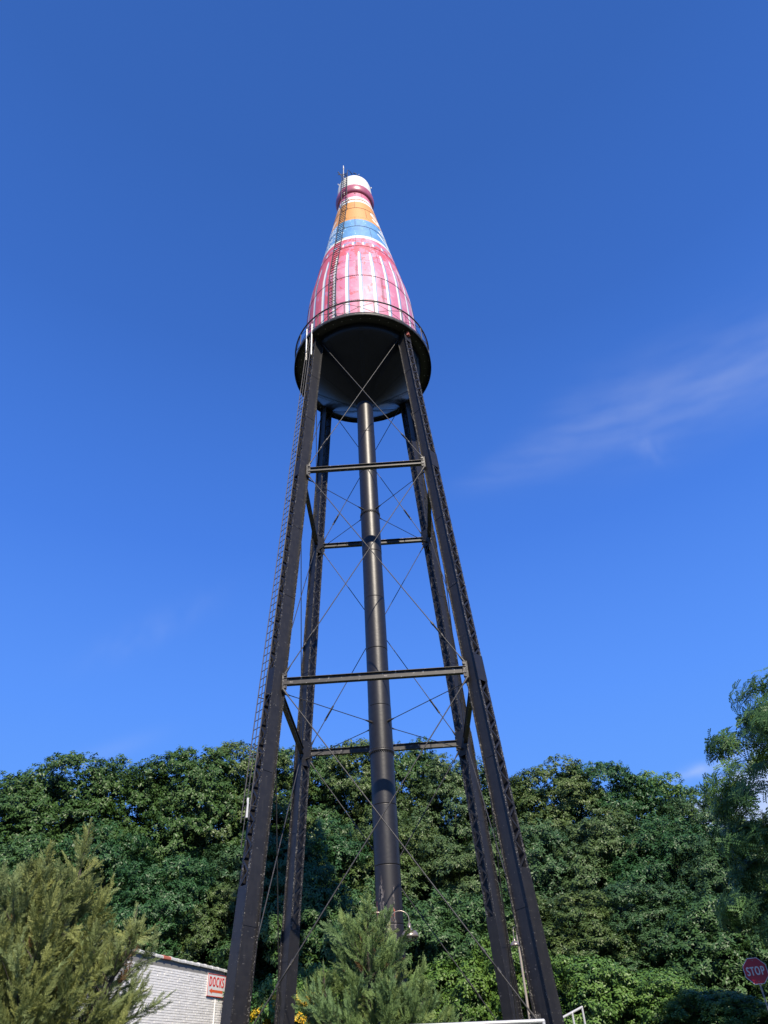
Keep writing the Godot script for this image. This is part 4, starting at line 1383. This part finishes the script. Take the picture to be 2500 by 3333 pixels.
# ------------------------------------------------------------------ lamp posts
func make_lamps() -> void:
	var shade := MB.new()
	shade.lathe([Vector2(0.205, -0.02), Vector2(0.21, 0.0), Vector2(0.195, 0.045), Vector2(0.15, 0.10), Vector2(0.09, 0.135), Vector2(0.05, 0.15), Vector2(0.042, 0.17), Vector2(0.036, 0.27), Vector2(0.0, 0.275)], 28)
	shade.t.clear()
	var sm := shade.mesh()
	var cage := MB.new()
	for q in 6:
		var a := PI * q / 6.0
		var o := Vector3(cos(a), 0, sin(a))
		cage.tube([o * 0.2 + Vector3(0, -0.02, 0), o * 0.14 + Vector3(0, -0.085, 0), Vector3(0, -0.11, 0), o * -0.14 + Vector3(0, -0.085, 0), o * -0.2 + Vector3(0, -0.02, 0)], [0.005, 0.005, 0.005, 0.005, 0.005], 4, false)
	var cg := cage.mesh()
	var bulb := SphereMesh.new()
	bulb.radius = 0.055; bulb.height = 0.13; bulb.radial_segments = 12; bulb.rings = 6
	var spots := [[Vector3(-0.06, 0, 1.13), 3.25, 0.0, "twin gooseneck lamp post with barn shades behind the green cypress", 0.64, 1.25], [Vector3(5.50, 0, -9.86), 4.1, 1.05, "slim twin gooseneck lamp post between the two legs of the tower", 0.42, 1.0]]
	for e in spots:
		var at: Vector3 = e[0]
		at.y = ground_y(at.x, at.z)
		var lp := group_node("lamp_post", self, Transform3D(Basis(Vector3.UP, e[2]), at))
		tag(lp, e[3], "lamp post", "twin gooseneck lamp posts")
		var H: float = e[1]
		var pole := MB.new()
		pole.tube([Vector3(0, -0.1, 0), Vector3(0, 0.35, 0), Vector3(0, 0.36, 0), Vector3(0, H + 0.22, 0), Vector3(0, H + 0.23, 0), Vector3(0, H + 0.40, 0)], [0.09, 0.09, 0.055, 0.05, 0.065, 0.06], 14)
		put("pole", pole.mesh(), M.lamp_pole, lp)
		for sd in [-1.0, 1.0]:
			var arm := MB.new()
			var pts := [Vector3(0, H + 0.3, 0)]
			var rr := [0.016]
			var w: float = e[4]
			for q in 13:
				var a := PI * (1.0 - q / 12.0)
				pts.append(Vector3(sd * (w * 0.56 + w * 0.44 * cos(a)), H + 0.42 + 0.24 * sin(a), 0)); rr.append(0.016)
			pts.append(Vector3(sd * w, H + 0.25, 0)); rr.append(0.016)
			arm.tube(pts, rr, 8)
			put("gooseneck", arm.mesh(), M.lamp, lp)
			var sh := put("lamp_shade", sm, M.lamp, lp, Transform3D(Basis.from_scale(Vector3.ONE * float(e[5])), Vector3(sd * w, H - 0.02, 0)))
			put("wire_cage", cg, M.lamp, sh)
			put("bulb", bulb, M.bulb, sh, Transform3D(Basis.IDENTITY, Vector3(0, 0.0, 0)))

# ------------------------------------------------------------------ stop sign
func make_stop_sign() -> void:
	var at := Vector3(12.48, 2.18, -3.41)
	var look := Vector3(0, 0, 25.2) - Vector3(at.x, 0, at.z)
	look = look.normalized().rotated(Vector3.UP, -0.12)
	var g := ground_y(at.x, at.z)
	var sg := group_node("stop_sign", self, Transform3D(Basis(Vector3.UP.cross(look), Vector3.UP, look), Vector3(at.x, g, at.z)))
	tag(sg, "red octagonal STOP sign with white edge in front of the trees", "sign")
	var cy := at.y - g
	var oct := func(R: float, z: float, dep: float) -> ArrayMesh:
		var b := MB.new()
		var p := []
		for k in 8:
			var a := TAU * (k + 0.5) / 8.0
			p.append(Vector3(cos(a) * R, sin(a) * R, z))
		for k in range(1, 7):
			b.tri(p[0], p[k], p[k + 1], Vector3(0, 0, 1))
			b.tri(p[0] - Vector3(0, 0, dep), p[k] - Vector3(0, 0, dep), p[k + 1] - Vector3(0, 0, dep), Vector3(0, 0, -1))
		for k in 8:
			var q: Vector3 = p[k]
			var w: Vector3 = p[(k + 1) % 8]
			b.quad(q, w, w - Vector3(0, 0, dep), q - Vector3(0, 0, dep), Vector3((q + w).x, (q + w).y, 0).normalized())
		return b.mesh()
	put("plate", oct.call(0.412, 0.0, 0.006), M.sign_white, sg, Transform3D(Basis.IDENTITY, Vector3(0, cy, 0.045)))
	put("red_face", oct.call(0.388, 0.0, 0.003), M.sign_red, sg, Transform3D(Basis.IDENTITY, Vector3(0, cy, 0.0495)))
	var tx := TextMesh.new()
	var fo := SystemFont.new()
	fo.font_names = PackedStringArray(["Droid Sans"])
	fo.font_weight = 700
	tx.font = fo
	tx.text = "STOP"; tx.font_size = 64; tx.pixel_size = 0.01; tx.depth = 0.004
	var bb := tx.get_aabb()
	put("lettering", tx, M.sign_white, sg, Transform3D(Basis.from_scale(Vector3(0.58 / bb.size.x, 0.255 / bb.size.y, 1.0)), Vector3(0, cy, 0.053)) * Transform3D(Basis.IDENTITY, -bb.get_center() * Vector3(1, 1, 0)))
	var po := MB.new()
	po.box(Transform3D(Basis.IDENTITY, Vector3(0, (cy + 0.36) / 2 - 0.1, 0.01)), Vector3(0.05, cy + 0.36 + 0.2, 0.045))
	put("post", po.mesh(), M.post, sg)
	for sy in [-0.30, 0.30]:
		var bt := CylinderMesh.new()
		bt.top_radius = 0.012; bt.bottom_radius = 0.012; bt.height = 0.02
		put("bolt", bt, M.post, sg, Transform3D(Basis(Vector3.RIGHT, Vector3(0, 0, 1), -Vector3.UP), Vector3(0, cy + sy, 0.052)))

# ------------------------------------------------------------------ handrails
func rail_thing(label: String, pts: Array, posts: Array, drop: float, r: float) -> void:
	var o: Vector3 = pts[0]
	var g := group_node("handrail", self, Transform3D(Basis.IDENTITY, Vector3(o.x, ground_y(o.x, o.z), o.z)))
	tag(g, label, "handrail")
	var base := g.position
	for k in 2:
		var b := MB.new()
		var pp := []
		var rr := []
		for p in pts:
			pp.append(p - base - Vector3.UP * drop * k); rr.append(r if k == 0 else r * 0.85)
		b.tube(pp, rr, 12)
		put("top_rail" if k == 0 else "lower_rail", b.mesh(), M.galv, g)
	for p in posts:
		var b := MB.new()
		var gy := ground_y(p.x, p.z)
		b.tube([p - base, Vector3(p.x, gy - 0.1, p.z) - base], [r * 0.98, r * 0.98], 12)
		put("post", b.mesh(), M.galv, g)
		var sp := SphereMesh.new()
		sp.radius = r * 1.05; sp.height = r * 2.1; sp.radial_segments = 12; sp.rings = 6
		put("elbow", sp, M.galv, g, Transform3D(Basis.IDENTITY, p - base))

func make_handrails() -> void:
	rail_thing("long galvanised handrail crossing in front of the tower legs", [Vector3(-2.4, 0.60, 13.0), Vector3(2.1, 0.52, 13.02)], [Vector3(-2.4, 0.60, 13.0), Vector3(-0.2, 0.56, 13.01), Vector3(2.1, 0.52, 13.02)], 0.45, 0.026)
	rail_thing("short sloping galvanised handrail beside the foot of a tower leg", [Vector3(4.35, 0.95, 2.2), Vector3(5.15, 1.22, 1.8)], [Vector3(4.82, 1.10, 1.97), Vector3(5.15, 1.22, 1.8)], 0.4, 0.03)
